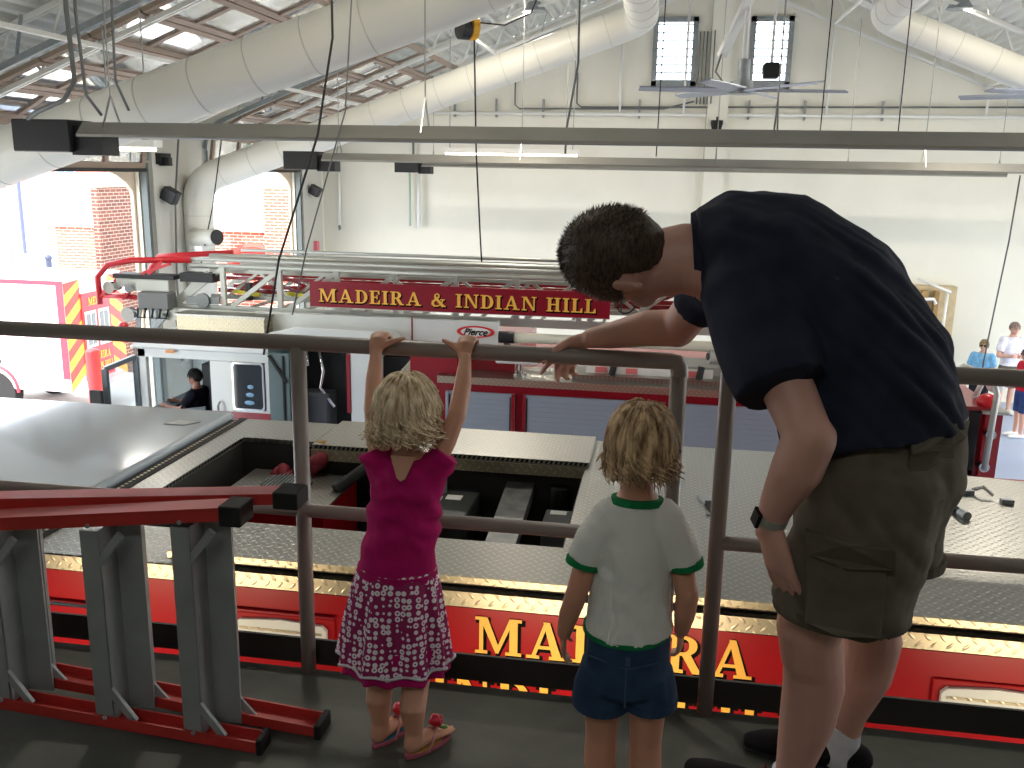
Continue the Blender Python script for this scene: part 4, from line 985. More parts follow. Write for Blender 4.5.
letters('MEDIC', .15, (XR+.034, YA+.88, 2.06), (0, 1, 0), (0, 0, 1), .004, width=.6).build('lettering', M_gold, rd)
letters('MADEIRA', .15, (XR+.034, YA+.78, .98), (0, 1, 0), (0, 0, 1), .004, width=.85).build('lettering', M_gold, rd)
letters('INDIAN HILL', .15, (XR+.034, YA+.68, .76), (0, 1, 0), (0, 0, 1), .004, width=1.05).build('lettering', M_gold, rd)
MB().box(XR, XR+.25, YA+.1, YA+2.3, .42, .52).build('rear_step', mat('pale_step', (210, 210, 214), .4), A)
for xc in (XR-1.6, XR-6.0):
    for ya in (YA-.01, YA+2.1): MB().tube([(xc, ya, .42), (xc, ya+.3, .42)], .42, 24).build('wheel', M_rub, A)
MB().tube([(XR-1.6+.5*math.cos(a), YA-.02, .45+.5*math.sin(a)) for a in [PI*i/14 for i in range(15)]], .03, 6).build('wheel_arch', MATS['trim_red'], A)

A.scale = (1, .78, 1); A.location = (XR-2.5, YA+1.2*.78, -.22)
# =============================================== guard rails
ZF = 2.924; RR = .0235; YRl = 2.54; ZR = 3.994
def rail_set(label, loc): return thing('guard_railing', label, 'railing', loc, None)
G = rail_set('grey pipe railing the children hold, ending at a corner post left of the gap', (-.9, YRl, ZF))
MB().tube([(-3.4, YRl, ZR), (.045, YRl, ZR), (.06, YRl, ZR-.002), (.067, YRl, ZR-.015), (.067, YRl, ZR-.06)], RR, 20).build('top_rail', M_rail, G, smooth=True)
MB().tube([(.067, YRl, ZR-.04), (.067, YRl, ZF-.2)], RR, 20).build('post', M_rail, G, smooth=True)
MB().tube([(-1.045, YRl, ZR-.01), (-1.045, YRl, ZF-.2)], RR, 20).build('post', M_rail, G, smooth=True)
MB().tube([(-2.25, YRl, ZR-.01), (-2.25, YRl, ZF-.2)], RR, 20).build('post', M_rail, G, smooth=True)
MB().tube([(-3.4, YRl, 3.47), (.067, YRl, 3.47)], .021, 18).build('mid_rail', M_rail, G, smooth=True)
MB().box(-3.4, .2, YRl+.03, YRl+.04, ZF+.006, ZF+.094).build('toe_board', M_kick, G)
G2 = rail_set('grey pipe railing section right of the gap, running behind the man', (1.2, YRl, ZF))
MB().tube([(.203, YRl, ZF-.2), (.203, YRl, ZR-.03), (.21, YRl, ZR-.008), (.225, YRl, ZR), (3.4, YRl, ZR)], RR, 20).build('top_rail', M_rail, G2, smooth=True)
for x in (1.4, 2.6): MB().tube([(x, YRl, ZR-.01), (x, YRl, ZF-.2)], RR, 20).build('post', M_rail, G2, smooth=True)
MB().tube([(.203, YRl, 3.47), (3.4, YRl, 3.47)], .021, 18).build('mid_rail', M_rail, G2, smooth=True)
MB().box(.205, 3.4, YRl+.03, YRl+.04, ZF+.004, ZF+.092).build('toe_board', M_kick, G2)

# =============================================== stepladder lying on its side
M_lr = mat('red_fibreglass', (182, 52, 46), .4, var=.1, vscale=8)
M_lal = mat('ladder_step_aluminium', (160, 164, 162), .45, .3, var=.1, vscale=10)
SL = thing('stepladder', 'red fibreglass stepladder with aluminium steps lying on its side by the railing', 'ladder', (-1.5, 2.16, ZF))
def chan(p, q, w, h, th=.006):
    """channel rail from p to q; flat web w wide (along y), flanges h"""
    mb = MB(); p, q = V(p), V(q)
    up = V((0, 0, 1))
    mb.bar(p, q, w, th)
    s = V((0, w/2-th/2, h/2)); mb.bar(p+s, q+s, th, h); s2 = V((0, -w/2+th/2, h/2)); mb.bar(p+s2, q+s2, th, h)
    return mb
# upper rails (front pair nearer us)
def yup(p, s): return V(p)+V(s)
chan((-.975, 2.235, 3.645), (-3.3, 2.26, 3.42), .07, -.028).build('rear_rail', M_lr, SL)
chan((-1.085, 2.135, 3.635), (-3.3, 2.14, 3.36), .075, -.034).build('front_rail', M_lr, SL)
chan((-.89, 2.235, 2.932), (-3.3, 2.26, 3.1), .08, .028).build('rear_rail', M_lr, SL)
chan((-1.02, 2.125, 2.932), (-3.3, 2.14, 3.05), .06, .03).build('front_rail', M_lr, SL)
for c, s in (((-.955, 2.235, 3.63), (.035, .042, .024)), ((-1.065, 2.135, 3.615), (.03, .042, .028)), ((-.885, 2.235, 2.945), (.01, .045, .022)), ((-1.015, 2.125, 2.948), (.008, .034, .024))):
    MB().box(c[0]-s[0], c[0]+s[0], c[1]-s[1], c[1]+s[1], c[2]-s[2], c[2]+s[2]).build('rubber_foot', M_rub, SL, bevel=.004)
for xt, xb in ((-1.205, -1.2), (-1.47, -1.48), (-1.79, -1.8), (-2.1, -2.12)):
    f = (-1.03-xt)/(3.3-1.03)
    zt_ = 3.62-.275*f-.03; zb_ = 2.94+.13*f
    MB().box(xt+.012, xt+.018, 2.11, 2.20, zb_, zt_).box(xt+.012, xt+.095, 2.19, 2.196, zb_, zt_).box(xt-.035, xt+.018, 2.108, 2.114, zb_, zt_).build('step', M_lal, SL)
    MB().bar((xt+.06, 2.23, zb_), (xt+.06, 2.23, zt_), .035, .012).build('rear_brace', M_lal, SL)
    MB().bar((xt, 2.115, zb_+.11), (xt+.08, 2.115, zb_+.005), .012, .02).bar((xt+.04, 2.2, zb_+.12), (xt+.12, 2.22, zb_+.005), .01, .02).build('step_brace', M_lal, SL)
    MB().bar((xt, 2.115, zt_-.11), (xt+.08, 2.115, zt_-.005), .012, .02).build('step_brace', M_lal, SL)
    rv = MB()
    rv.tube([(xt, 2.097, zt_+.02), (xt, 2.092, zt_+.02)], .006, 8).tube([(xt, 2.097, zb_+.02), (xt, 2.092, zb_+.02)], .006, 8)
    rv.build('rivets', M_lal, SL)
# =============================================== people
def skin_mat(name, col):
    return mat(name, col, .5, bump=.08, bscale=180, sss=.15, var=.06, vscale=9)
SK_man = skin_mat('skin_fair', (204, 156, 138)); SK_kid = skin_mat('skin_child', (202, 148, 120))
def cloth_mat(name, col, col2=None, scale=400, rough=.9):
    m = mat(name, col, rough, spec=.2); t = NT(m)
    tc = t.n('ShaderNodeTexCoord'); n = t.n('ShaderNodeTexNoise'); n.inputs['Scale'].default_value = scale; n.inputs['Detail'].default_value = 2
    t.l(tc.outputs['Object'], n.inputs['Vector'])
    bp = t.n('ShaderNodeBump'); bp.inputs['Strength'].default_value = .25; bp.inputs['Distance'].default_value = .002
    t.l(n.outputs['Fac'], bp.inputs['Height']); t.l(bp.outputs['Normal'], t.b.inputs['Normal'])
    c = rgb(*col); n2 = t.n('ShaderNodeTexNoise'); n2.inputs['Scale'].default_value = 14; t.l(tc.outputs['Object'], n2.inputs['Vector'])
    t.l(t.ramp(n2.outputs['Fac'], tuple(x*.85 for x in c[:3])+(1,), tuple(min(1, x*1.12) for x in c[:3])+(1,), .35, .65), t.b.inputs['Base Color'])
    return m

def frame(c, f, o, s=1.0):
    """matrix: local +Z = crown direction c, +Y = face direction f"""
    c = V(c).normalized(); f = V(f); f = (f-c*f.dot(c)).normalized(); r = f.cross(c)
    return Matrix(((r.x*s, f.x*s, c.x*s, o[0]), (r.y*s, f.y*s, c.y*s, o[1]), (r.z*s, f.z*s, c.z*s, o[2]), (0, 0, 0, 1)))

def add_head(mb, M, kid=False):
    k = 1.0
    mb.ell((0, -.005, .02), (.077, .097, .1), M)
    mb.ell((0, .02, -.035), (.062, .075, .072), M)
    mb.ell((0, .052, -.085), (.036, .036, .028), M)       # chin
    mb.ell((.034, .062, -.035), (.03, .024, .028), M); mb.ell((-.034, .062, -.035), (.03, .024, .028), M)   # cheeks
    mb.ell((0, .088, .02), (.05, .014, .012), M)          # brow
    mb.loft([M @ V((0, .088, .012)), M @ V((0, .106, -.022))], [.009*M.to_scale().x, .015*M.to_scale().x], M.to_3x3() @ V((1, 0, 0)), n=10)   # nose
    mb.ell((0, .084, -.058), (.024, .013, .006), M); mb.ell((0, .083, -.068), (.02, .013, .007), M)  # lips
    for s in (-1, 1):
        R = Matrix.Translation(V((s*.08, -.005, -.012))) @ Matrix.Rotation(s*.35, 4, 'Z')
        mb.ell((0, 0, .006), (.009, .02, .026), M @ R); mb.ell((0, -.003, -.018), (.008, .012, .014), M @ R)
def add_hand(mb, wrist, d, palm_n, thumb, s=1.0, curl=(.25, .3, .35, .4), tips=None, spread=.08):
    """d: finger direction, palm_n: palm normal, thumb: side vector towards the thumb"""
    w = V(wrist); d = V(d).normalized(); pn = V(palm_n); pn = (pn-d*pn.dot(d)).normalized(); th = d.cross(pn)
    if th.dot(V(thumb)) < 0: th = -th
    L = .085*s
    mb.loft([w, w+d*L*.35, w+d*L*.75, w+d*L], [(.025*s, .017*s), (.036*s, .015*s), (.041*s, .014*s), (.039*s, .012*s)], th, n=14, dome=(1, .6))
    lens = (.072, .08, .074, .058)
    for i in range(4):
        o = w+d*L*.93+th*((.029-.0195*i)*s)
        dd = (d+th*(spread*(1.2-.8*i))).normalized(); p = o; pts = [o-dd*.02*s, o]
        a = 0
        for j, fr in enumerate((.45, .31, .24)):
            a += curl[i]*(1 if j else .6)
            v = dd*math.cos(a)+pn*math.sin(a); p = p+v*lens[i]*s*fr; pts.append(p.copy())
        mb.loft(pts, [.0092*s, .0095*s, .0085*s, .0078*s, .0065*s], th, n=10)
    o = w+d*L*.2+th*.024*s
    v1 = (d*.55+th*.75+pn*.3).normalized(); v2 = (d*.8+th*.42+pn*.35).normalized()
    mb.loft([o-v1*.012*s, o+v1*.03*s, o+v1*.032*s+v2*.03*s, o+v1*.032*s+v2*.055*s], [.014*s, .0125*s, .0105*s, .0085*s], pn, n=10)

def wrinkle(amp, sx, seed=0):
    def f(p, n):
        q = V((p.x*sx[0]+seed, p.y*sx[1], p.z*sx[2]))
        a = noise.noise(q)+.5*noise.noise(q*2.1)
        return amp*(abs(a)**.7*(1 if a > 0 else -1))
    return f

def hair(name, m, parent, M, R, spec, seed, count, length, rad, curl, capR=None, face_cut=.035, low=-.07):
    """cap plus individual locks. R: ellipsoid radii in head space; locks start near the crown and fall."""
    rnd = random.Random(seed); mb = MB()
    s = M.to_scale().x
    cap = MB(); cap.ell((0, -.008, .022), R, None, 40, 28)
    def keep(p):
        lim = .055-(.04-p.z)*1.15 if p.z < .06 else .2
        return p.y < max(-.02, lim) and p.z > low
    vs = []
    for p in cap.v:
        q = p.copy()
        if q.z < low: q.z = low-(low-q.z)*.12
        if not keep(p): q = V((q.x*.86, q.y*.86-.004, q.z*.9))
        else:
            n = noise.noise(V((q.x*26, q.y*26, q.z*9+seed)))*spec
            q = q*(1+n)
        vs.append(M @ q)
    mb.add(vs, cap.f)
    g = (M.inverted().to_3x3() @ V((0, 0, -1))).normalized()
    for i in range(count):
        # root on upper scalp
        th = rnd.uniform(0, 1)**.75*1.75; ph = rnd.uniform(0, 2*PI)
        d = V((math.sin(th)*math.cos(ph), math.sin(th)*math.sin(ph), math.cos(th)))
        p = V((d.x*R[0], d.y*R[1]-.008, d.z*R[2]+.022))
        if not keep(p): continue
        L = (R[2]*(1.5-th)+length)*rnd.uniform(.72, 1.06)
        if L < .02: continue
        n = 14; pts = []
        away = V((d.x, d.y, 0)).normalized() if abs(d.x)+abs(d.y) > .01 else V((1, 0, 0))
        fr = rnd.uniform(1.2, 2.4)*curl[1]; ph2 = rnd.uniform(0, 6.28); amp = curl[0]*rnd.uniform(.5, 1.3)
        v = (away*.6+V((0, 0, -.2))).normalized(); lift = rnd.uniform(.0, .006)
        for j in range(n):
            f = j/(n-1)
            v = (v+V((0, 0, -1))*.28+V((rnd.uniform(-.1, .1), rnd.uniform(-.1, .1), 0))).normalized()
            p = p+v*L/n
            e = math.sqrt((p.x/R[0])**2+((p.y+.008)/R[1])**2+((p.z-.022)/R[2])**2) if p.z > -.02 else math.sqrt((p.x/R[0])**2+((p.y+.008)/R[1])**2+(.042/R[2])**2)
            if True:
                k = (1.0+lift*8+.05*f)/max(e, .01)
                if p.z > -.02: p = V((p.x*k, (p.y+.008)*k-.008, (p.z-.022)*k+.022))
                else: p = V((p.x*k, (p.y+.008)*k-.008, p.z))
            sd = V((-d.y, d.x, 0))
            gq = f*f*(1.2 if th > 1 else .7); dh = V((d.x, d.y, 0)).normalized()
            w = sd*(amp*gq*math.sin(fr*f*6.28+ph2))+dh*(amp*gq*(.35+math.cos(fr*f*6.28+ph2)))
            pts.append(M @ (p+w))
        r0 = rad*rnd.uniform(.6, 1.3)*s
        mb.tube(pts, [r0*(.5 if j == 0 else 1)*(1-.75*(j/(n-1))**2) for j in range(n)], 5, caps=True)
    return mb.build(name, m, parent, smooth=True)
def hair_mat(name, dark, light, scale=90):
    m = mat(name, dark, .55, spec=.35); t = NT(m); tc = t.n('ShaderNodeTexCoord')
    mp = t.n('ShaderNodeMapping'); mp.inputs['Scale'].default_value = (scale, scale, scale*.22); t.l(tc.outputs['Object'], mp.inputs[0])
    n = t.n('ShaderNodeTexNoise'); n.inputs['Scale'].default_value = 1.; n.inputs['Detail'].default_value = 5; t.l(mp.outputs[0], n.inputs['Vector'])
    t.l(t.ramp(n.outputs['Fac'], rgb(*dark), rgb(*light), .32, .66), t.b.inputs['Base Color'])
    bp = t.n('ShaderNodeBump'); bp.inputs['Strength'].default_value = .5; bp.inputs['Distance'].default_value = .003
    t.l(n.outputs['Fac'], bp.inputs['Height']); t.l(bp.outputs['Normal'], t.b.inputs['Normal'])
    return m
def eyes(parent, M, s):
    for sx in (-.031, .031):
        e = MB().ell((sx, .078, .002), (.012, .011, .011), M).build('eye', mat('eye_white', (225, 222, 215), .2), parent, smooth=True)
        MB().ell((sx, .0865, .002), (.0055, .004, .0055), M).build('iris', mat('iris_brown', (70, 50, 35), .2), e, smooth=True)

# ------------------------------------------------------------------ the man
P = thing('person', 'man in dark navy tee and olive cargo shorts bending over the railing', 'person', (.48, 2.2, ZF))
HM = frame((-1, .05, .0), (.05, .62, -.78), (-.078, 2.16, 4.308), 1.2)
b = MB(); add_head(b, HM)
sh = V((-.12, .93, .2))
b.loft([(.14, 2.17, 4.30), (.05, 2.17, 4.31), (-.03, 2.165, 4.295)], [(.085, .09), (.075, .082), (.07, .075)], sh)
b.loft([(.50, 2.12, 3.88), (.46, 2.12, 4.05), (.32, 2.16, 4.22), (.19, 2.18, 4.285), (.12, 2.18, 4.30)], [(.13, .11), (.14, .12), (.17, .13), (.17, .11), (.12, .09)], sh)
# left arm hanging to the thigh
b.loft([(.20, 1.99, 4.22), (.26, 1.93, 4.1), (.315, 1.865, 3.985)], [.062, .056, .05], (0, 0, 1), dome=(1, .9))
b.loft([(.318, 1.862, 3.99), (.30, 1.88, 3.91), (.275, 1.91, 3.83), (.262, 1.93, 3.77)], [(.054, .05), (.054, .05), (.04, .036), (.030, .027)], (1, 0, 0), dome=(.9, .5))
add_hand(b, (.264, 1.93, 3.765), (.30, .13, -1), (.85, .5, .2), (-.3, .9, 0), 1.3, curl=(.12, .14, .18, .25), spread=.05)
# right arm along the rail
b.loft([(.14, 2.38, 4.26), (.10, 2.44, 4.17), (.055, 2.50, 4.09)], [.062, .055, .05], (0, 1, 0))
b.loft([(.06, 2.50, 4.095), (-.03, 2.525, 4.085), (-.12, 2.54, 4.06), (-.19, 2.548, 4.045)], [(.053, .052), (.05, .05), (.04, .038), (.031, .027)], (0, 1, 0), dome=(.9, .5))
add_hand(b, (-.205, 2.552, 4.04), (-.50, .42, -.62), (.35, -.75, -.5), (-.7, .2, .4), 1.12, curl=(.12, .75, .9, 1.0), spread=.08)
# legs and feet
b.loft([(.46, 2.06, 3.85), (.42, 2.03, 3.68), (.385, 2.04, 3.47), (.40, 2.05, 3.40)], [.09, .098, .074, .07], (0, 1, 0))
b.loft([(.40, 2.05, 3.44), (.415, 2.07, 3.32), (.41, 2.08, 3.22), (.395, 2.09, 3.1), (.39, 2.1, 3.0)], [(.066, .068), (.069, .072), (.064, .066), (.047, .047), (.04, .04)], (0, 1, 0))
b.loft([(.56, 2.2, 3.9), (.565, 2.25, 3.68), (.57, 2.29, 3.45)], [.12, .098, .074], (0, 1, 0))
b.loft([(.57, 2.29, 3.46), (.595, 2.3, 3.33), (.59, 2.31, 3.23), (.565, 2.33, 3.1), (.555, 2.34, 3.0)], [(.066, .07), (.069, .074), (.064, .068), (.047, .047), (.04, .04)], (0, 1, 0))
for ax, ay, dx, dy in ((.39, 2.1, -.22, .13), (.555, 2.34, -.22, .05)):
    b.loft([(ax+.02, ay-.008, 2.97), (ax+dx*.5, ay+dy*.5, 2.96), (ax+dx*.8, ay+dy*.8, 2.955)], [(.03, .03), (.034, .024), (.03, .015)], (dy, -dx, 0))
b.build('body', SK_man, P, remesh=.0055, sm=5)
eyes(P, HM, 1)
# tee shirt
M_tee = cloth_mat('navy_cotton', (38, 42, 56))
b = MB()
b.loft([(.485, 2.09, 3.94), (.45, 2.11, 4.09), (.355, 2.14, 4.235), (.25, 2.16, 4.315), (.14, 2.17, 4.325), (.085, 2.17, 4.318)],
       [(.215, .20), (.215, .195), (.225, .18), (.225, .158), (.19, .14), (.105, .11)], sh, n=28, dome=(0, 0))
b.loft([(.20, 2.03, 4.25), (.225, 1.95, 4.155), (.258, 1.89, 4.08)], [(.11, .11), (.102, .104), (.098, .098)], (1, 0, 0), n=22, dome=(1, 0))
b.loft([(.16, 2.30, 4.28), (.13, 2.40, 4.22), (.105, 2.45, 4.165)], [(.085, .09), (.08, .085), (.078, .082)], (1, 0, 0), n=22, dome=(1, 0))
def tee_fold(p, n):
    # long folds running down the back towards the hem
    u = (p.x-.05)*.8-(p.z-4.3)*1.0; v = (p.x-.3)*.55+(p.z-4.2)*.7+(p.y-2.1)*.5
    k = min(1, max(0, (p.x-.25)/.25))
    return .008*noise.noise(V((v*22, u*4, 1.3)))+.022*k*(abs(noise.noise(V((v*26, u*2.6, 7))))-.2)+.003*noise.noise(p*22)
tee = b.build('t_shirt', M_tee, P, remesh=.008, sm=4, disp=tee_fold)
MB().loft([(.092, 2.17, 4.318), (.072, 2.17, 4.316)], [(.104, .109), (.094, .099)], sh, n=28, dome=(0, 0)).build('neck_band', M_tee, tee)
# cargo shorts
M_sh = cloth_mat('olive_canvas', (98, 90, 76), scale=260)
b = MB()
b.loft([(.495, 2.1, 4.03), (.50, 2.10, 3.98), (.505, 2.10, 3.86), (.50, 2.12, 3.74)], [(.16, .155), (.182, .178), (.195, .19), (.17, .17)], (0, 1, .1), n=26, dome=(0, .3))
b.loft([(.49, 2.02, 3.88), (.465, 2.0, 3.70), (.45, 2.0, 3.63), (.445, 2.01, 3.55)], [(.145, .15), (.142, .15), (.138, .148), (.132, .146)], (0, 1, 0), n=26, dome=(.5, 0))
b.loft([(.55, 2.19, 3.88), (.575, 2.23, 3.72), (.595, 2.26, 3.65), (.605, 2.27, 3.575)], [(.135, .15), (.13, .135), (.125, .128), (.12, .125)], (0, 1, 0), n=26, dome=(.5, 0))
def short_fold(p, n):
    v = (p.x-.5)*.75+(p.z-3.9)*.55
    k = min(1, max(0, (4.0-p.z)/.25))
    return .020*k*(abs(noise.noise(V((v*17, (p.z-p.x*.6)*5, 3))))-.2)+.005*noise.noise(V((p.x*18, p.y*18, p.z*7)))
sho = b.build('cargo_shorts', M_sh, P, remesh=.008, sm=3, disp=short_fold)
# pockets, flap, hem bands, belt loop, back pocket
M_sh2 = cloth_mat('olive_canvas_flap', (88, 80, 66), scale=260)
def patch(name, pts, th, m, par, n=(0, -1, 0)):
    n = V(n).normalized()*th
    mb = MB(); a = [V(p) for p in pts]; k = len(a)
    mb.add(a+[p+n for p in a], [tuple(range(k-1, -1, -1)), tuple(range(k, 2*k))]+[(i, (i+1) % k, k+(i+1) % k, k+i) for i in range(k)])
    return mb.build(name, m, par, bevel=.003)
patch('cargo_pocket', [(.335, 1.878, 3.735), (.40, 1.858, 3.725), (.49, 1.858, 3.72), (.495, 1.86, 3.565), (.41, 1.86, 3.56), (.345, 1.882, 3.575)], .012, M_sh, sho)
patch('pocket_flap', [(.325, 1.872, 3.79), (.40, 1.846, 3.775), (.50, 1.848, 3.77), (.505, 1.845, 3.725), (.41, 1.842, 3.722), (.335, 1.868, 3.735)], .014, M_sh2, sho)
patch('back_pocket', [(.52, 1.906, 3.985), (.61, 1.95, 3.995), (.655, 2.02, 3.99), (.645, 2.0, 3.86), (.60, 1.93, 3.845), (.52, 1.898, 3.85)], .008, M_sh2, sho, (.4, -1, 0))
patch('back_pocket_flap', [(.515, 1.898, 4.0), (.61, 1.943, 4.012), (.66, 2.012, 4.005), (.655, 2.005, 3.965), (.605, 1.935, 3.96), (.52, 1.893, 3.955)], .008, M_sh, sho, (.4, -1, 0))
for c, r in (((.445, 2.01, 3.557), (.136, .150)), ((.605, 2.27, 3.582), (.124, .129))):
    MB().loft([V(c)+V((0, 0, .016)), V(c)-V((0, 0, .012))], [r, r], (0, 1, 0), n=30, dome=(0, 0)).build('leg_hem', M_sh2, sho)
# socks and shoes
M_sock = cloth_mat('white_sock', (214, 214, 216)); M_shoe = cloth_mat('dark_trainer', (30, 28, 30))
for (ax, ay, dx, dy) in ((.39, 2.1, -.235, .135), (.555, 2.34, -.235, .045)):
    so_ = MB().loft([(ax, ay, 3.065), (ax, ay, 3.0), (ax-.002, ay, 2.965)], [.049, .05, .05], (0, 1, 0), n=18, dome=(0, 1)).build('sock', M_sock, P, remesh=.006, sm=3)
    s_ = MB()
    sd = V((dy, -dx, 0)).normalized()
    s_.loft([(ax+.045, ay-.015, 2.968), (ax, ay, 2.975), (ax+dx*.5, ay+dy*.5, 2.965), (ax+dx*.85, ay+dy*.85, 2.955), (ax+dx, ay+dy, 2.95)], [(.04, .04), (.045, .045), (.047, .036), (.044, .026), (.03, .018)], sd, n=20)
    sh_ = s_.build('shoe', M_shoe, P, remesh=.006, sm=3)
    MB().loft([(ax+.05, ay-.016, 2.934), (ax+dx*.4, ay+dy*.4, 2.934), (ax+dx*1.04, ay+dy*1.04, 2.936)], [(.042, .009), (.048, .009), (.034, .008)], sd, n=20).build('sole', M_rub, sh_)
    lc = MB()
    for k in range(4):
        c = V((ax+dx*(.35+.1*k), ay+dy*(.35+.1*k), 3.003-.008*k)); lc.tube([c-sd*.022, c+V((0, 0, .006)), c+sd*.022], .0035, 6)
    c = V((ax+dx*.3, ay+dy*.3, 3.008)); lc.tube([c, c+sd*.03+V((0, 0, .015)), c+sd*.04+V((0, 0, -.01)), c], .003, 6); lc.tube([c, c-sd*.03+V((0, 0, .015)), c-sd*.04+V((0, 0, -.01)), c], .003, 6)
    lc.build('laces', mat('dark_red_lace', (120, 40, 46), .8), sh_)
# short hair
rnd = random.Random(3); mb = MB()
cap = MB(); cap.ell((0, -.006, .022), (.0815, .102, .106), None, 60, 44); vs = []
for p in cap.v:
    q = p.copy(); inside = (p.y < .055 or p.z > .085-(p.y-.055)*.4) and (p.z > -.055 or p.y < -.03) and p.z > -.075 and not (p.z < .0 and p.y > -.028+.0)
    if inside: q = q*(1+.016*noise.noise(q*90)+.006*noise.noise(q*30))
    else: q = q*.90
    vs.append(HM @ q)
mb.add(vs, cap.f)
for i in range(4200):
    th = rnd.uniform(0, 2.1); ph = rnd.uniform(0, 6.283); d = V((math.sin(th)*math.cos(ph), math.sin(th)*math.sin(ph), math.cos(th)))
    p = V((d.x*.0815, d.y*.102-.006, d.z*.106+.022))
    if not ((p.y < .055 or p.z > .085) and p.z > -.07 and not (p.z < .0 and p.y > -.03)): continue
    t_ = V((rnd.uniform(-.5, .5), rnd.uniform(-.4, .4), -.5+rnd.uniform(-.3, .3))); q = p+(d*.55+t_*.7).normalized()*rnd.uniform(.008, .014)
    a = HM @ (p*.995); c = HM @ q; sd = (c-a).cross(V((rnd.random(), rnd.random(), rnd.random()))).normalized()*.0011
    mb.add([a-sd, a+sd, c], [(0, 1, 2)])
hr = mb.build('short_hair', hair_mat('brown_hair', (40, 30, 24), (92, 74, 58), 160), P, smooth=True)
# glasses and watch
gl = MB()
for sx in (-.033, .033): gl.tube([HM @ V((sx+.024*math.cos(a), .104-abs(sx+.024*math.cos(a))*.15, .0+.017*math.sin(a))) for a in [2*PI*i/16 for i in range(17)]], .0018, 6)
for sx in (-1, 1): gl.tube([HM @ V((sx*.058, .096, .004)), HM @ V((sx*.082, .06, .004)), HM @ V((sx*.086, -.005, .002))], .0018, 6)
gl.build('glasses', M_black, P)
wt = MB(); ax_ = (V((.262, 1.93, 3.77))-V((.275, 1.91, 3.83))).normalized(); wc = V((.266, 1.925, 3.785))
wt.loft([wc-ax_*.011, wc+ax_*.011], [(.0345, .0315), (.0335, .0305)], (1, 0, 0), n=26, dome=(0, 0))
wt.loft([wc-ax_*.011, wc+ax_*.011], [(.031, .028), (.030, .027)], (1, 0, 0), n=26, dome=(0, 0))
W_ = wt.build('wristwatch', mat('watch_band', (150, 152, 138), .5), P)
fb = MB(); fb.box(-.0045, .0045, -.016, .016, -.019, .019); zl_ = -ax_; xl = V((-.95, -.3, 0)); xl = (xl-zl_*xl.dot(zl_)).normalized(); yl = zl_.cross(xl)
fb.xf(Matrix(((xl.x, yl.x, zl_.x, wc.x+xl.x*.0365), (xl.y, yl.y, zl_.y, wc.y+xl.y*.0365), (xl.z, yl.z, zl_.z, wc.z+xl.z*.0365), (0, 0, 0, 1))))
fb.build('watch_face', mat('watch_glass', (10, 10, 12), .08), W_, bevel=.003)

# ------------------------------------------------------------------ girl in pink
P = thing('person', 'little girl in magenta top and flowered skirt gripping the rail with both hands', 'person', (-.64, 2.24, ZF))
HG = frame((.0, .04, 1), (.12, 1, -.12), (-.645, 2.30, 3.865), .86)
b = MB(); add_head(b, HG)
X = V((1, 0, 0))
b.loft([(-.643, 2.285, 3.80), (-.643, 2.28, 3.745)], [.034, .037], X)
b.loft([(-.66, 2.25, 3.30), (-.655, 2.25, 3.40), (-.645, 2.265, 3.50), (-.64, 2.275, 3.62), (-.64, 2.28, 3.70), (-.64, 2.285, 3.745)], [(.095, .075), (.088, .068), (.082, .062), (.088, .062), (.088, .055), (.05, .04)], X)
b.loft([(-.705, 2.285, 3.725), (-.735, 2.30, 3.79), (-.750, 2.33, 3.86)], [.032, .027, .024], X)
b.loft([(-.750, 2.33, 3.86), (-.768, 2.40, 3.925), (-.785, 2.475, 3.985)], [.0255, .024, .0165], X, dome=(1, .5))
b.loft([(-.575, 2.285, 3.725), (-.54, 2.30, 3.79), (-.516, 2.33, 3.86)], [.032, .027, .024], X)
b.loft([(-.516, 2.33, 3.86), (-.516, 2.40, 3.925), (-.525, 2.475, 3.99)], [.0255, .024, .0165], X, dome=(1, .5))
# hands wrapped over the rail
for hx, inw in ((-.787, 1), (-.53, -1)):
    w = V((hx, 2.478, 3.99))
    b.loft([w, w+V((0, .025, .032)), w+V((0, .055, .042))], [(.019, .014), (.026, .0125), (.027, .011)], X, n=12)
    for i in range(4):
        x = hx+inw*(.02-.0135*i)
        pts = [(x, 2.52, 4.030), (x, 2.545, 4.031), (x, 2.567, 4.018), (x, 2.575, 3.996), (x, 2.566, 3.978)]
        if i == 3: pts = pts[:4]
        b.loft(pts, [.0072, .0072, .0068, .0062, .0055][:len(pts)], X, n=8)
    b.loft([(hx+inw*.016, 2.488, 4.005), (hx+inw*.036, 2.503, 4.017), (hx+inw*.056, 2.515, 4.022), (hx+inw*.070, 2.525, 4.025)], [.0095, .009, .0078, .0062], (0, 1, 0), n=8)
# legs
for kx, ky, ax, ay, tx, ty in ((-.71, 2.24, -.705, 2.215, .055, .125), (-.605, 2.235, -.60, 2.185, .075, .115)):
    b.loft([(kx*.5-.33, 2.25, 3.30), (kx, ky, 3.13), (ax-.003, ay-.005, 3.06), (ax, ay, 2.985)], [(.058, .056), (.039, .038), (.036, .037), (.024, .025)], X)
    b.loft([(ax, ay, 2.99), (ax, ay-.012, 2.962)], [.025, .026], X)
    d = V((tx, ty, 0)).normalized(); sd = V((d.y, -d.x, 0)); h = V((ax, ay-.012, 2.958))
    b.loft([h-d*.008, h+d*.05+V((0, 0, .002)), h+d*.1-V((0, 0, .004)), h+d*.12-V((0, 0, .006))], [(.023, .019), (.027, .018), (.031, .011), (.028, .009)], sd, n=14)
    for k in range(5):
        o = h+d*(.118-.006*abs(k-1))+sd*(.024-.012*k)*(1 if tx > 0 else 1)-V((0, 0, .006)); b.loft([o, o+d*(.02-.002*k)], [.0075, .0065], sd, n=8)
b.build('body', SK_kid, P, remesh=.0036, sm=4)
eyes(P, HG, 1)
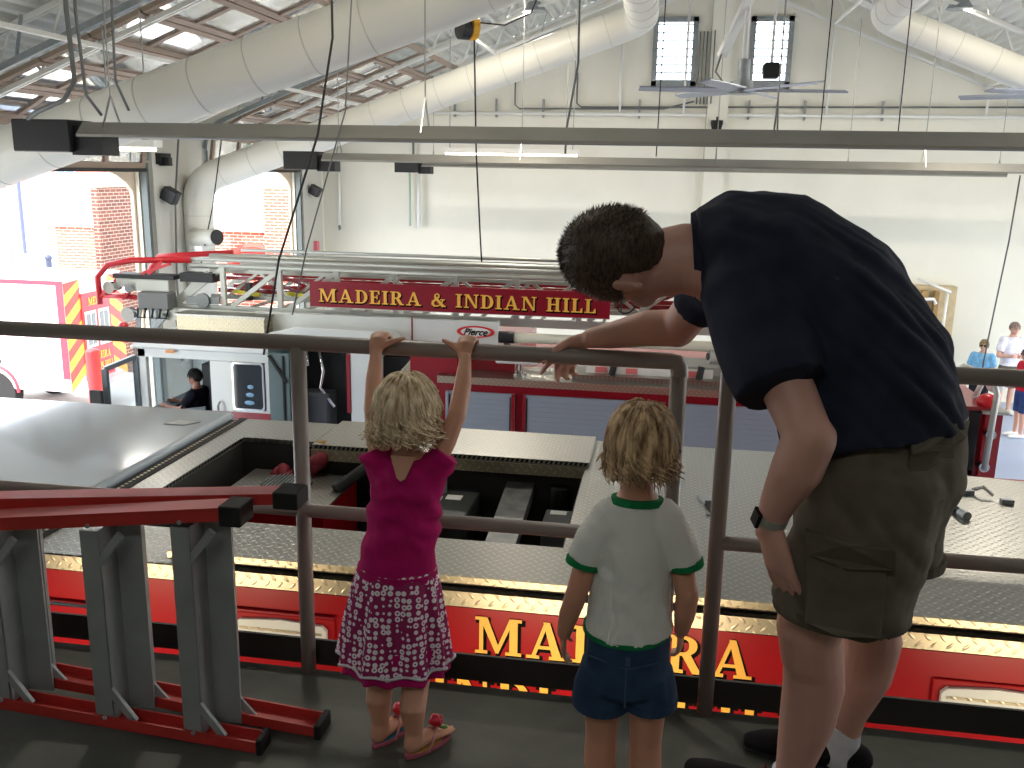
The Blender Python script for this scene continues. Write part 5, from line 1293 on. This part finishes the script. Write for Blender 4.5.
M_mag = cloth_mat('magenta_jersey', (178, 22, 98))
b = MB()
b.loft([(-.662, 2.25, 3.435), (-.658, 2.252, 3.50), (-.647, 2.27, 3.58), (-.64, 2.28, 3.66), (-.64, 2.283, 3.71), (-.64, 2.284, 3.75)], [(.107, .086), (.101, .079), (.098, .074), (.10, .071), (.098, .064), (.066, .052)], X, n=26, dome=(0, 0))
b.loft([(-.70, 2.283, 3.70), (-.738, 2.295, 3.757)], [(.05, .046), (.042, .042)], X, n=18, dome=(1, 0))
b.loft([(-.58, 2.283, 3.70), (-.535, 2.295, 3.762)], [(.05, .046), (.044, .044)], X, n=18, dome=(1, 0))
def mfold(p, n):
    k = min(1, max(.15, (p.z-3.44)/.15))
    return k*(.013*noise.noise(V((p.x*9, p.y*9, (p.z+.35*abs(p.x+.64))*30)))+.004*noise.noise(V((p.x*25, p.y*20, p.z*25+p.x*20))))
top = b.build('magenta_top', M_mag, P, remesh=.0045, sm=3, disp=mfold)
MB().loft([(-.662, 2.25, 3.448), (-.6625, 2.25, 3.428)], [(.110, .089), (.111, .09)], X, n=36, dome=(0, 0)).build('hem_band', M_mag, top)
# neck opening showing skin at the back
MB().prism([(-.035, .055), (.035, .055), (.012, -.0), (0, -.008), (-.012, 0)], (-.638, 2.212, 3.712), (1, 0, 0), (0, .38, 1), (0, -.004, .001)).build('back_neck_skin', SK_kid, top, bevel=.002)
# skirt
M_sk = cloth_mat('skirt_print', (120, 34, 70)); t = NT(M_sk)
tc = t.n('ShaderNodeTexCoord'); vr = t.n('ShaderNodeTexVoronoi'); vr.inputs['Scale'].default_value = 58; vr.inputs['Randomness'].default_value = .35; t.l(tc.outputs['Object'], vr.inputs['Vector'])
dist = vr.outputs['Distance']
ring = t.math('MULTIPLY', t.math('GREATER_THAN', dist, .16), t.math('LESS_THAN', dist, .44))
t.l(t.ramp(ring, rgb(150, 44, 92), rgb(236, 224, 232), .4, .6), t.b.inputs['Base Color'])
def skirt(z0, z1, r0, r1, fl, nw, phase=0, th=.003):
    vs = []; fs = []; n = 128; m = 22
    for side in (0, 1):
        for i in range(m+1):
            f = i/m; z = z0+(z1-z0)*f; g = f**.75
            for k in range(n):
                a = 2*PI*k/n; w = math.sin(nw*a+phase+1.5*math.sin(2*a))*fl*g+.4*fl*g*math.sin(nw*1.7*a+2)
                rx = r0[0]+(r1[0]-r0[0])*g+w-side*th; ry = r0[1]+(r1[1]-r0[1])*g+w-side*th
                vs.append((-.662-.008*f+rx*math.cos(a), 2.25+ry*math.sin(a), z+.006*f*math.sin(nw*a)))
    q = (m+1)*n
    for i in range(m):
        for k in range(n):
            a_, b_, c_, d_ = i*n+k, i*n+(k+1) % n, (i+1)*n+(k+1) % n, (i+1)*n+k
            fs += [(a_, b_, c_, d_), (q+d_, q+c_, q+b_, q+a_)]
    for k in range(n): fs.append((m*n+k, m*n+(k+1) % n, q+m*n+(k+1) % n, q+m*n+k)); fs.append((k, q+k, q+(k+1) % n, (k+1) % n))
    return MB().add(vs, fs)
skt = skirt(3.455, 3.175, (.103, .083), (.155, .13), .011, 10).build('flowered_skirt', M_sk, P, smooth=True)
skirt(3.24, 3.15, (.135, .112), (.148, .123), .010, 10, 0).build('under_hem', M_mag, skt, smooth=True)
mbz = MB()
mbz.tube([(-.67+.156*math.cos(a)+.011*math.sin(10*a+1.5*math.sin(2*a))*math.cos(a), 2.25+.131*math.sin(a)+.011*math.sin(10*a+1.5*math.sin(2*a))*math.sin(a), 3.181+.006*math.sin(10*a)) for a in [2*PI*i/120 for i in range(121)]], .004, 6)
mbz.build('lace_edge', mat('lace_white', (214, 206, 212), .9), skt, smooth=True)
HB = hair_mat('blonde_hair', (166, 134, 94), (246, 228, 194), 60)
hair('curly_blonde_hair', HB, P, HG, (.091, .108, .108), .03, 11, 700, .12, .0056, (.026, 1.5), low=-.07)
# flip flops
M_ff = mat('pink_rubber', (176, 92, 108), .6)
for ax, ay, tx, ty, fc in ((-.705, 2.203, .055, .125, (60, 120, 150)), (-.60, 2.173, .075, .115, (200, 150, 60))):
    d = V((tx, ty, 0)).normalized(); sd = V((d.y, -d.x, 0)); h = V((ax, ay, 2.926))-d*.03
    out = [(0, .02), (-.02, .026), (-.026, .0), (-.02, -.026), (0, -.02)]
    poly = []
    for i in range(32):
        a = 2*PI*i/32; u = .083*math.cos(a); w_ = (.031+.007*math.cos(a))*math.sin(a)
        poly.append((u, w_))
    s0 = MB().prism(poly, h+d*.083, d, sd, (0, 0, .013)).build('flip_flop', M_ff, P, bevel=.003)
    MB().prism([(.83*math.cos(a)*.08, .83*math.sin(a)*.031) for a in [2*PI*i/24 for i in range(24)]], h+d*.08+V((0, 0, .013)), d, sd, (0, 0, .0015)).build('insole', mat('insole_%d' % fc[0], fc, .6), s0)
    c = h+d*.115+V((0, 0, .05))
    MB().tube([h+d*.055+sd*.036+V((0, 0, .012)), h+d*.075+sd*.032+V((0, 0, .036)), c, h+d*.13+V((0, 0, .014))], .004, 8).tube([h+d*.055-sd*.036+V((0, 0, .012)), h+d*.075-sd*.032+V((0, 0, .036)), c], .004, 8).build('strap', mat('strap_pink', (190, 130, 130), .35), s0, smooth=True)
    fl = MB(); cc = c+V((0, 0, .018)); fl.ell(cc, (.019, .019, .017))
    for k in range(9):
        a = k*2.4; fl.ell(cc+V((.012*math.cos(a), .012*math.sin(a), .004*math.sin(k))), (.009, .009, .011), None, 10, 6)
    fo = fl.build('rose', mat('rose_red', (196, 30, 52), .3), s0, smooth=True)
    MB().ell(c+d*.012+sd*.018, (.014, .009, .004), None, 10, 6).build('leaf', mat('leaf_green', (90, 140, 60), .5), fo, smooth=True)

# ------------------------------------------------------------------ toddler
P = thing('person', 'blonde toddler in white tee with green trim and denim shorts, seen from behind', 'person', (-.03, 2.1, ZF))
HT = frame((.0, .02, 1), (-.18, 1, -.08), (-.022, 2.11, 3.872), .85)
b = MB(); add_head(b, HT)
b.loft([(-.026, 2.10, 3.80), (-.026, 2.095, 3.745)], [.039, .042], X)
b.loft([(-.03, 2.1, 3.30), (-.03, 2.1, 3.38), (-.028, 2.1, 3.50), (-.025, 2.1, 3.62), (-.022, 2.1, 3.69), (-.024, 2.097, 3.735)], [(.092, .08), (.088, .078), (.088, .07), (.09, .065), (.09, .055), (.055, .045)], X)
b.loft([(-.088, 2.095, 3.68), (-.132, 2.085, 3.60), (-.158, 2.075, 3.50)], [.034, .031, .027], X)
b.loft([(-.158, 2.075, 3.50), (-.177, 2.09, 3.43), (-.19, 2.105, 3.37)], [.028, .025, .018], X, dome=(1, .5))
add_hand(b, (-.19, 2.105, 3.368), (.02, .12, -1), (1, 0, .1), (0, 1, 0), .56, curl=(.3, .35, .4, .45))
b.loft([(.045, 2.095, 3.685), (.086, 2.09, 3.61), (.104, 2.085, 3.52)], [.034, .031, .027], X)
b.loft([(.107, 2.085, 3.52), (.104, 2.10, 3.455), (.10, 2.12, 3.40)], [.028, .026, .018], X, dome=(1, .5))
add_hand(b, (.10, 2.122, 3.397), (-.02, .15, -1), (-1, .2, .1), (0, 1, 0), .56, curl=(.5, .6, .65, .7))
for kx, ax in ((-.085, -.085), (.028, .03)):
    b.loft([(kx*.85-.004, 2.11, 3.30), (kx, 2.1, 3.19), (kx, 2.1, 3.10), (ax, 2.09, 3.03), (ax, 2.09, 2.97)], [(.058, .06), (.046, .046), (.04, .04), (.042, .043), (.026, .027)], X)
    b.loft([(ax, 2.08, 2.948), (ax, 2.13, 2.946), (ax, 2.185, 2.94)], [(.024, .022), (.028, .02), (.032, .012)], X)
    for k in range(5): b.loft([(ax+.024-.012*k, 2.19, 2.936), (ax+.024-.012*k, 2.212-.003*k, 2.935)], [.008, .0065], X, n=8)
b.build('body', SK_kid, P, remesh=.0038, sm=4)
eyes(P, HT, 1)
M_tt = cloth_mat('white_knit', (206, 206, 198)); t = NT(M_tt)
o = t.xyz(); a = t.math('ADD', t.math('SINE', t.math('MULTIPLY', t.math('ADD', o[0], o[2]), 1000.)), t.math('SINE', t.math('MULTIPLY', t.math('SUBTRACT', o[0], o[2]), 1000.)))
t.l(t.ramp(a, rgb(214, 214, 207), rgb(232, 232, 224), .0, .6), t.b.inputs['Base Color'])
b = MB()
b.loft([(-.03, 2.10, 3.41), (-.03, 2.1, 3.45), (-.03, 2.1, 3.52), (-.027, 2.1, 3.62), (-.024, 2.098, 3.69), (-.024, 2.095, 3.745)], [(.110, .106), (.103, .097), (.098, .085), (.098, .078), (.096, .066), (.058, .054)], X, n=28, dome=(0, 0))
b.loft([(-.075, 2.098, 3.69), (-.122, 2.09, 3.63), (-.142, 2.082, 3.58)], [(.057, .056), (.05, .052), (.045, .047)], X, n=20, dome=(1, 0))
b.loft([(.032, 2.098, 3.695), (.078, 2.092, 3.635), (.097, 2.09, 3.595)], [(.057, .056), (.047, .05), (.042, .045)], X, n=20, dome=(1, 0))
def tfold(p, n):
    k = min(1, max(.2, (3.56-p.z)/.12))
    return .006*k*noise.noise(V((p.x*22+p.z*9, p.y*18, p.z*16)))+.002*noise.noise(p*40)
ts = b.build('white_tee', M_tt, P, remesh=.0045, sm=4, disp=tfold)
M_gr = cloth_mat('green_trim', (24, 122, 70))
def ring_(c, ax, r, w=.006, m=M_gr, nm='green_trim'):
    ax = V(ax).normalized(); MB().loft([V(c)-ax*w, V(c)+ax*w], [r, r], X, n=30, dome=(0, 0)).build(nm, m, ts)
ring_((-.024, 2.095, 3.742), (0, .12, 1), (.062, .058), .008)
ring_((-.1425, 2.082, 3.579), (-.2, -.1, -1), (.0465, .0485), .007)
ring_((.0975, 2.09, 3.594), (.2, 0, -1), (.0435, .0465), .007)
ring_((-.036, 2.098, 3.408), (0, 0, 1), (.106, .1045), .006)
M_dn = cloth_mat('denim', (46, 66, 92), scale=300)
b = MB()
b.loft([(-.03, 2.10, 3.425), (-.03, 2.1, 3.37), (-.03, 2.1, 3.265)], [(.099, .094), (.103, .1), (.105, .102)], X, n=28, dome=(0, .25))
b.loft([(-.075, 2.1, 3.30), (-.085, 2.1, 3.25), (-.088, 2.1, 3.205)], [(.067, .085), (.071, .083), (.073, .083)], X, n=22, dome=(.5, 0))
b.loft([(.018, 2.1, 3.30), (.026, 2.1, 3.26), (.03, 2.1, 3.22)], [(.067, .085), (.069, .083), (.07, .082)], X, n=22, dome=(.5, 0))
ds = b.build('denim_shorts', M_dn, P, remesh=.0045, sm=3, disp=lambda p, n: .004*noise.noise(V((p.x*30, p.y*30, p.z*14))))
for c, r in (((-.088, 2.1, 3.207), (.075, .085)), ((.03, 2.1, 3.222), (.072, .084))):
    MB().loft([V(c)+V((0, 0, .01)), V(c)-V((0, 0, .008))], [r, r], X, n=26, dome=(0, 0)).build('frayed_cuff', M_dn, ds)
MB().bar((-.12, 2.025, 3.362), (-.028, 1.998, 3.352), .004, .004).bar((-.028, 1.998, 3.352), (.06, 2.02, 3.366), .004, .004).bar((-.028, 1.999, 3.355), (-.028, 1.999, 3.25), .004, .004).bar((-.025, 1.995, 3.36), (-.025, 1.995, 3.385), .012, .005).build('seams', cloth_mat('denim_seam', (66, 86, 112)), ds)
HB2 = hair_mat('dark_blonde_hair', (116, 86, 56), (226, 194, 150), 60)
hair('wavy_blonde_hair', HB2, P, HT, (.091, .108, .108), .03, 5, 620, .12, .0050, (.017, 1.2), low=-.08)

# ------------------------------------------------------------------ distant people
def simple_person(label, pos, H, yaw_, top, bottom, hairc, skin=(205, 160, 140), arms='down', shades=False, seated=False, hairlen=0, loc_extra=0, dark=None):
    P = thing('person', label, 'person', pos)
    s = H/1.75; base = V(pos)
    Rz = Matrix.Translation(base) @ Matrix.Rotation(yaw_, 4, 'Z') @ Matrix.Scale(s, 4)
    def T_(p): return Rz @ V(p)
    ms = skin_mat('skin_%d_%d' % (skin[0], skin[1]), skin)
    off = V((0, 0, 0)) if not seated else V((0, 0, -.42))
    b = MB(); X_ = (Rz.to_3x3() @ V((1, 0, 0)))
    HM_ = Rz @ Matrix.Translation(V((0, .02, 1.63))+off)
    add_head(b, HM_)
    sc = lambda L: [tuple(v*s for v in r) if isinstance(r, tuple) else r*s for r in L]
    def lf(mb, pts, rads, **k): mb.loft([T_(V(p)+off) for p in pts], sc(rads), X_, **k)
    lf(b, [(0, 0, 1.55), (0, 0, 1.45)], [.05, .055])
    lf(b, [(0, 0, .92), (0, 0, 1.1), (0, 0, 1.3), (0, 0, 1.42), (0, 0, 1.47)], [(.15, .11), (.13, .1), (.16, .11), (.16, .09), (.08, .06)])
    A = []
    for sx in (-1, 1):
        if arms == 'crossed': pts = [(sx*.19, 0, 1.4), (sx*.25, .05, 1.12)], [(sx*.25, .06, 1.12), (sx*.02, .22, 1.14)]
        elif arms == 'front': pts = [(sx*.19, 0, 1.4), (sx*.24, .0, 1.12)], [(sx*.24, .01, 1.12), (sx*.12, .24, 1.05)]
        elif arms == 'reach': pts = [(sx*.19, 0, 1.4), (sx*.22, .14, 1.2)], [(sx*.22, .14, 1.2), (sx*.16, .40, 1.22)]
        else: pts = [(sx*.19, 0, 1.4), (sx*.24, .0, 1.12)], [(sx*.24, 0, 1.12), (sx*.24, .06, .86)]
        lf(b, pts[0], [.048, .04]); lf(b, pts[1], [.04, .027])
        e = V(pts[1][1])+off; dd = (V(pts[1][1])-V(pts[1][0])).normalized()
        R3 = Rz.to_3x3()
        add_hand(b, T_(e), R3 @ dd, R3 @ V((-sx, 0, .1)), R3 @ V((0, 1, .2)), s)
        A.append(pts)
        if seated:
            lf(b, [(sx*.1, .05, .95), (sx*.12, .45, .92)], [.08, .06]); lf(b, [(sx*.12, .45, .92), (sx*.12, .48, .52)], [.06, .04]); lf(b, [(sx*.12, .46, .5), (sx*.12, .64, .49)], [.04, .03])
        else:
            lf(b, [(sx*.09, 0, .9), (sx*.1, .01, .5), (sx*.1, -.01, .3), (sx*.1, 0, .08)], [.08, .055, .052, .035]); lf(b, [(sx*.1, -.04, .05), (sx*.1, .17, .04)], [.04, .032])
    b.build('body', ms, P, remesh=.012, sm=3)
    mt = cloth_mat('top_%d_%d_%d' % top, top); mbm = cloth_mat('bottom_%d_%d_%d' % bottom, bottom)
    b = MB(); lf(b, [(0, 0, .93), (0, 0, 1.1), (0, 0, 1.3), (0, 0, 1.42), (0, 0, 1.475)], [(.175, .135), (.16, .125), (.185, .13), (.185, .11), (.1, .08)], dome=(0, 0))
    for k, sx in enumerate((-1, 1)):
        p0, p1 = V(A[k][0][0]), V(A[k][0][1]); lf(b, [p0*1.0-V((sx*.03, 0, .0)), p0+(p1-p0)*.7], [.086, .07], dome=(1, 0))
    b.build('shirt', mt, P, remesh=.012, sm=2)
    b = MB(); lf(b, [(0, 0, .98), (0, 0, .86)], [(.165, .125), (.175, .13)], dome=(0, .3))
    for sx in (-1, 1):
        if seated: lf(b, [(sx*.09, .02, .93), (sx*.12, .4, .92)], [.1, .085], dome=(1, 0))
        else: lf(b, [(sx*.09, 0, .88), (sx*.1, .0, .5)], [.1, .085], dome=(1, 0))
    b.build('shorts', mbm, P, remesh=.012, sm=2)
    if not seated:
        for sx in (-1, 1):
            b = MB(); lf(b, [(sx*.1, -.05, .04), (sx*.1, .08, .045), (sx*.1, .2, .035)], [(.045, .042), (.048, .045), (.04, .03)]); b.build('shoe', M_white, P, smooth=True)
    hair('hair', hair_mat('hair_%d_%d' % hairc[:2], tuple(int(c*.7) for c in hairc), hairc, 80), P, HM_, (.085, .104, .107), .03, 9, 120, .05+hairlen, .004, (.004, 1), low=-.06)
    if shades:
        g_ = MB()
        for sx in (-.034, .034): g_.ell((sx, .1, .006), (.03, .008, .02), HM_, 12, 8)
        for sx in (-1, 1): g_.tube([HM_ @ V((sx*.06, .1, .008)), HM_ @ V((sx*.088, .02, .008))], .003*s, 6)
        g_.build('sunglasses', M_black, P, smooth=True)
    return P
simple_person('grey-haired man in white polo, arms crossed, standing by the back wall', (6.85, 19.0, 0), 1.82, .45+PI*.9, (226, 226, 238), (96, 92, 80), (176, 150, 140), arms='crossed')
simple_person('blonde woman in light blue top and sunglasses behind the truck tail', (6.05, 18.1, 0), 1.6, PI*.85, (120, 176, 214), (34, 34, 40), (170, 146, 104), arms='down', shades=True, hairlen=.03)
simple_person('dark-haired person in a red shirt at the right edge of the photo', (6.5, 17.2, 0), 1.62, PI*.55, (188, 34, 54), (48, 66, 110), (70, 50, 40), arms='front', shades=True)
simple_person('young person in a dark shirt sitting at the wheel of the ladder truck', (-5.2, 9.62, 1.14), 1.42, PI*.5, (22, 24, 36), (30, 30, 36), (34, 26, 24), skin=(170, 120, 100), arms='reach', seated=True)
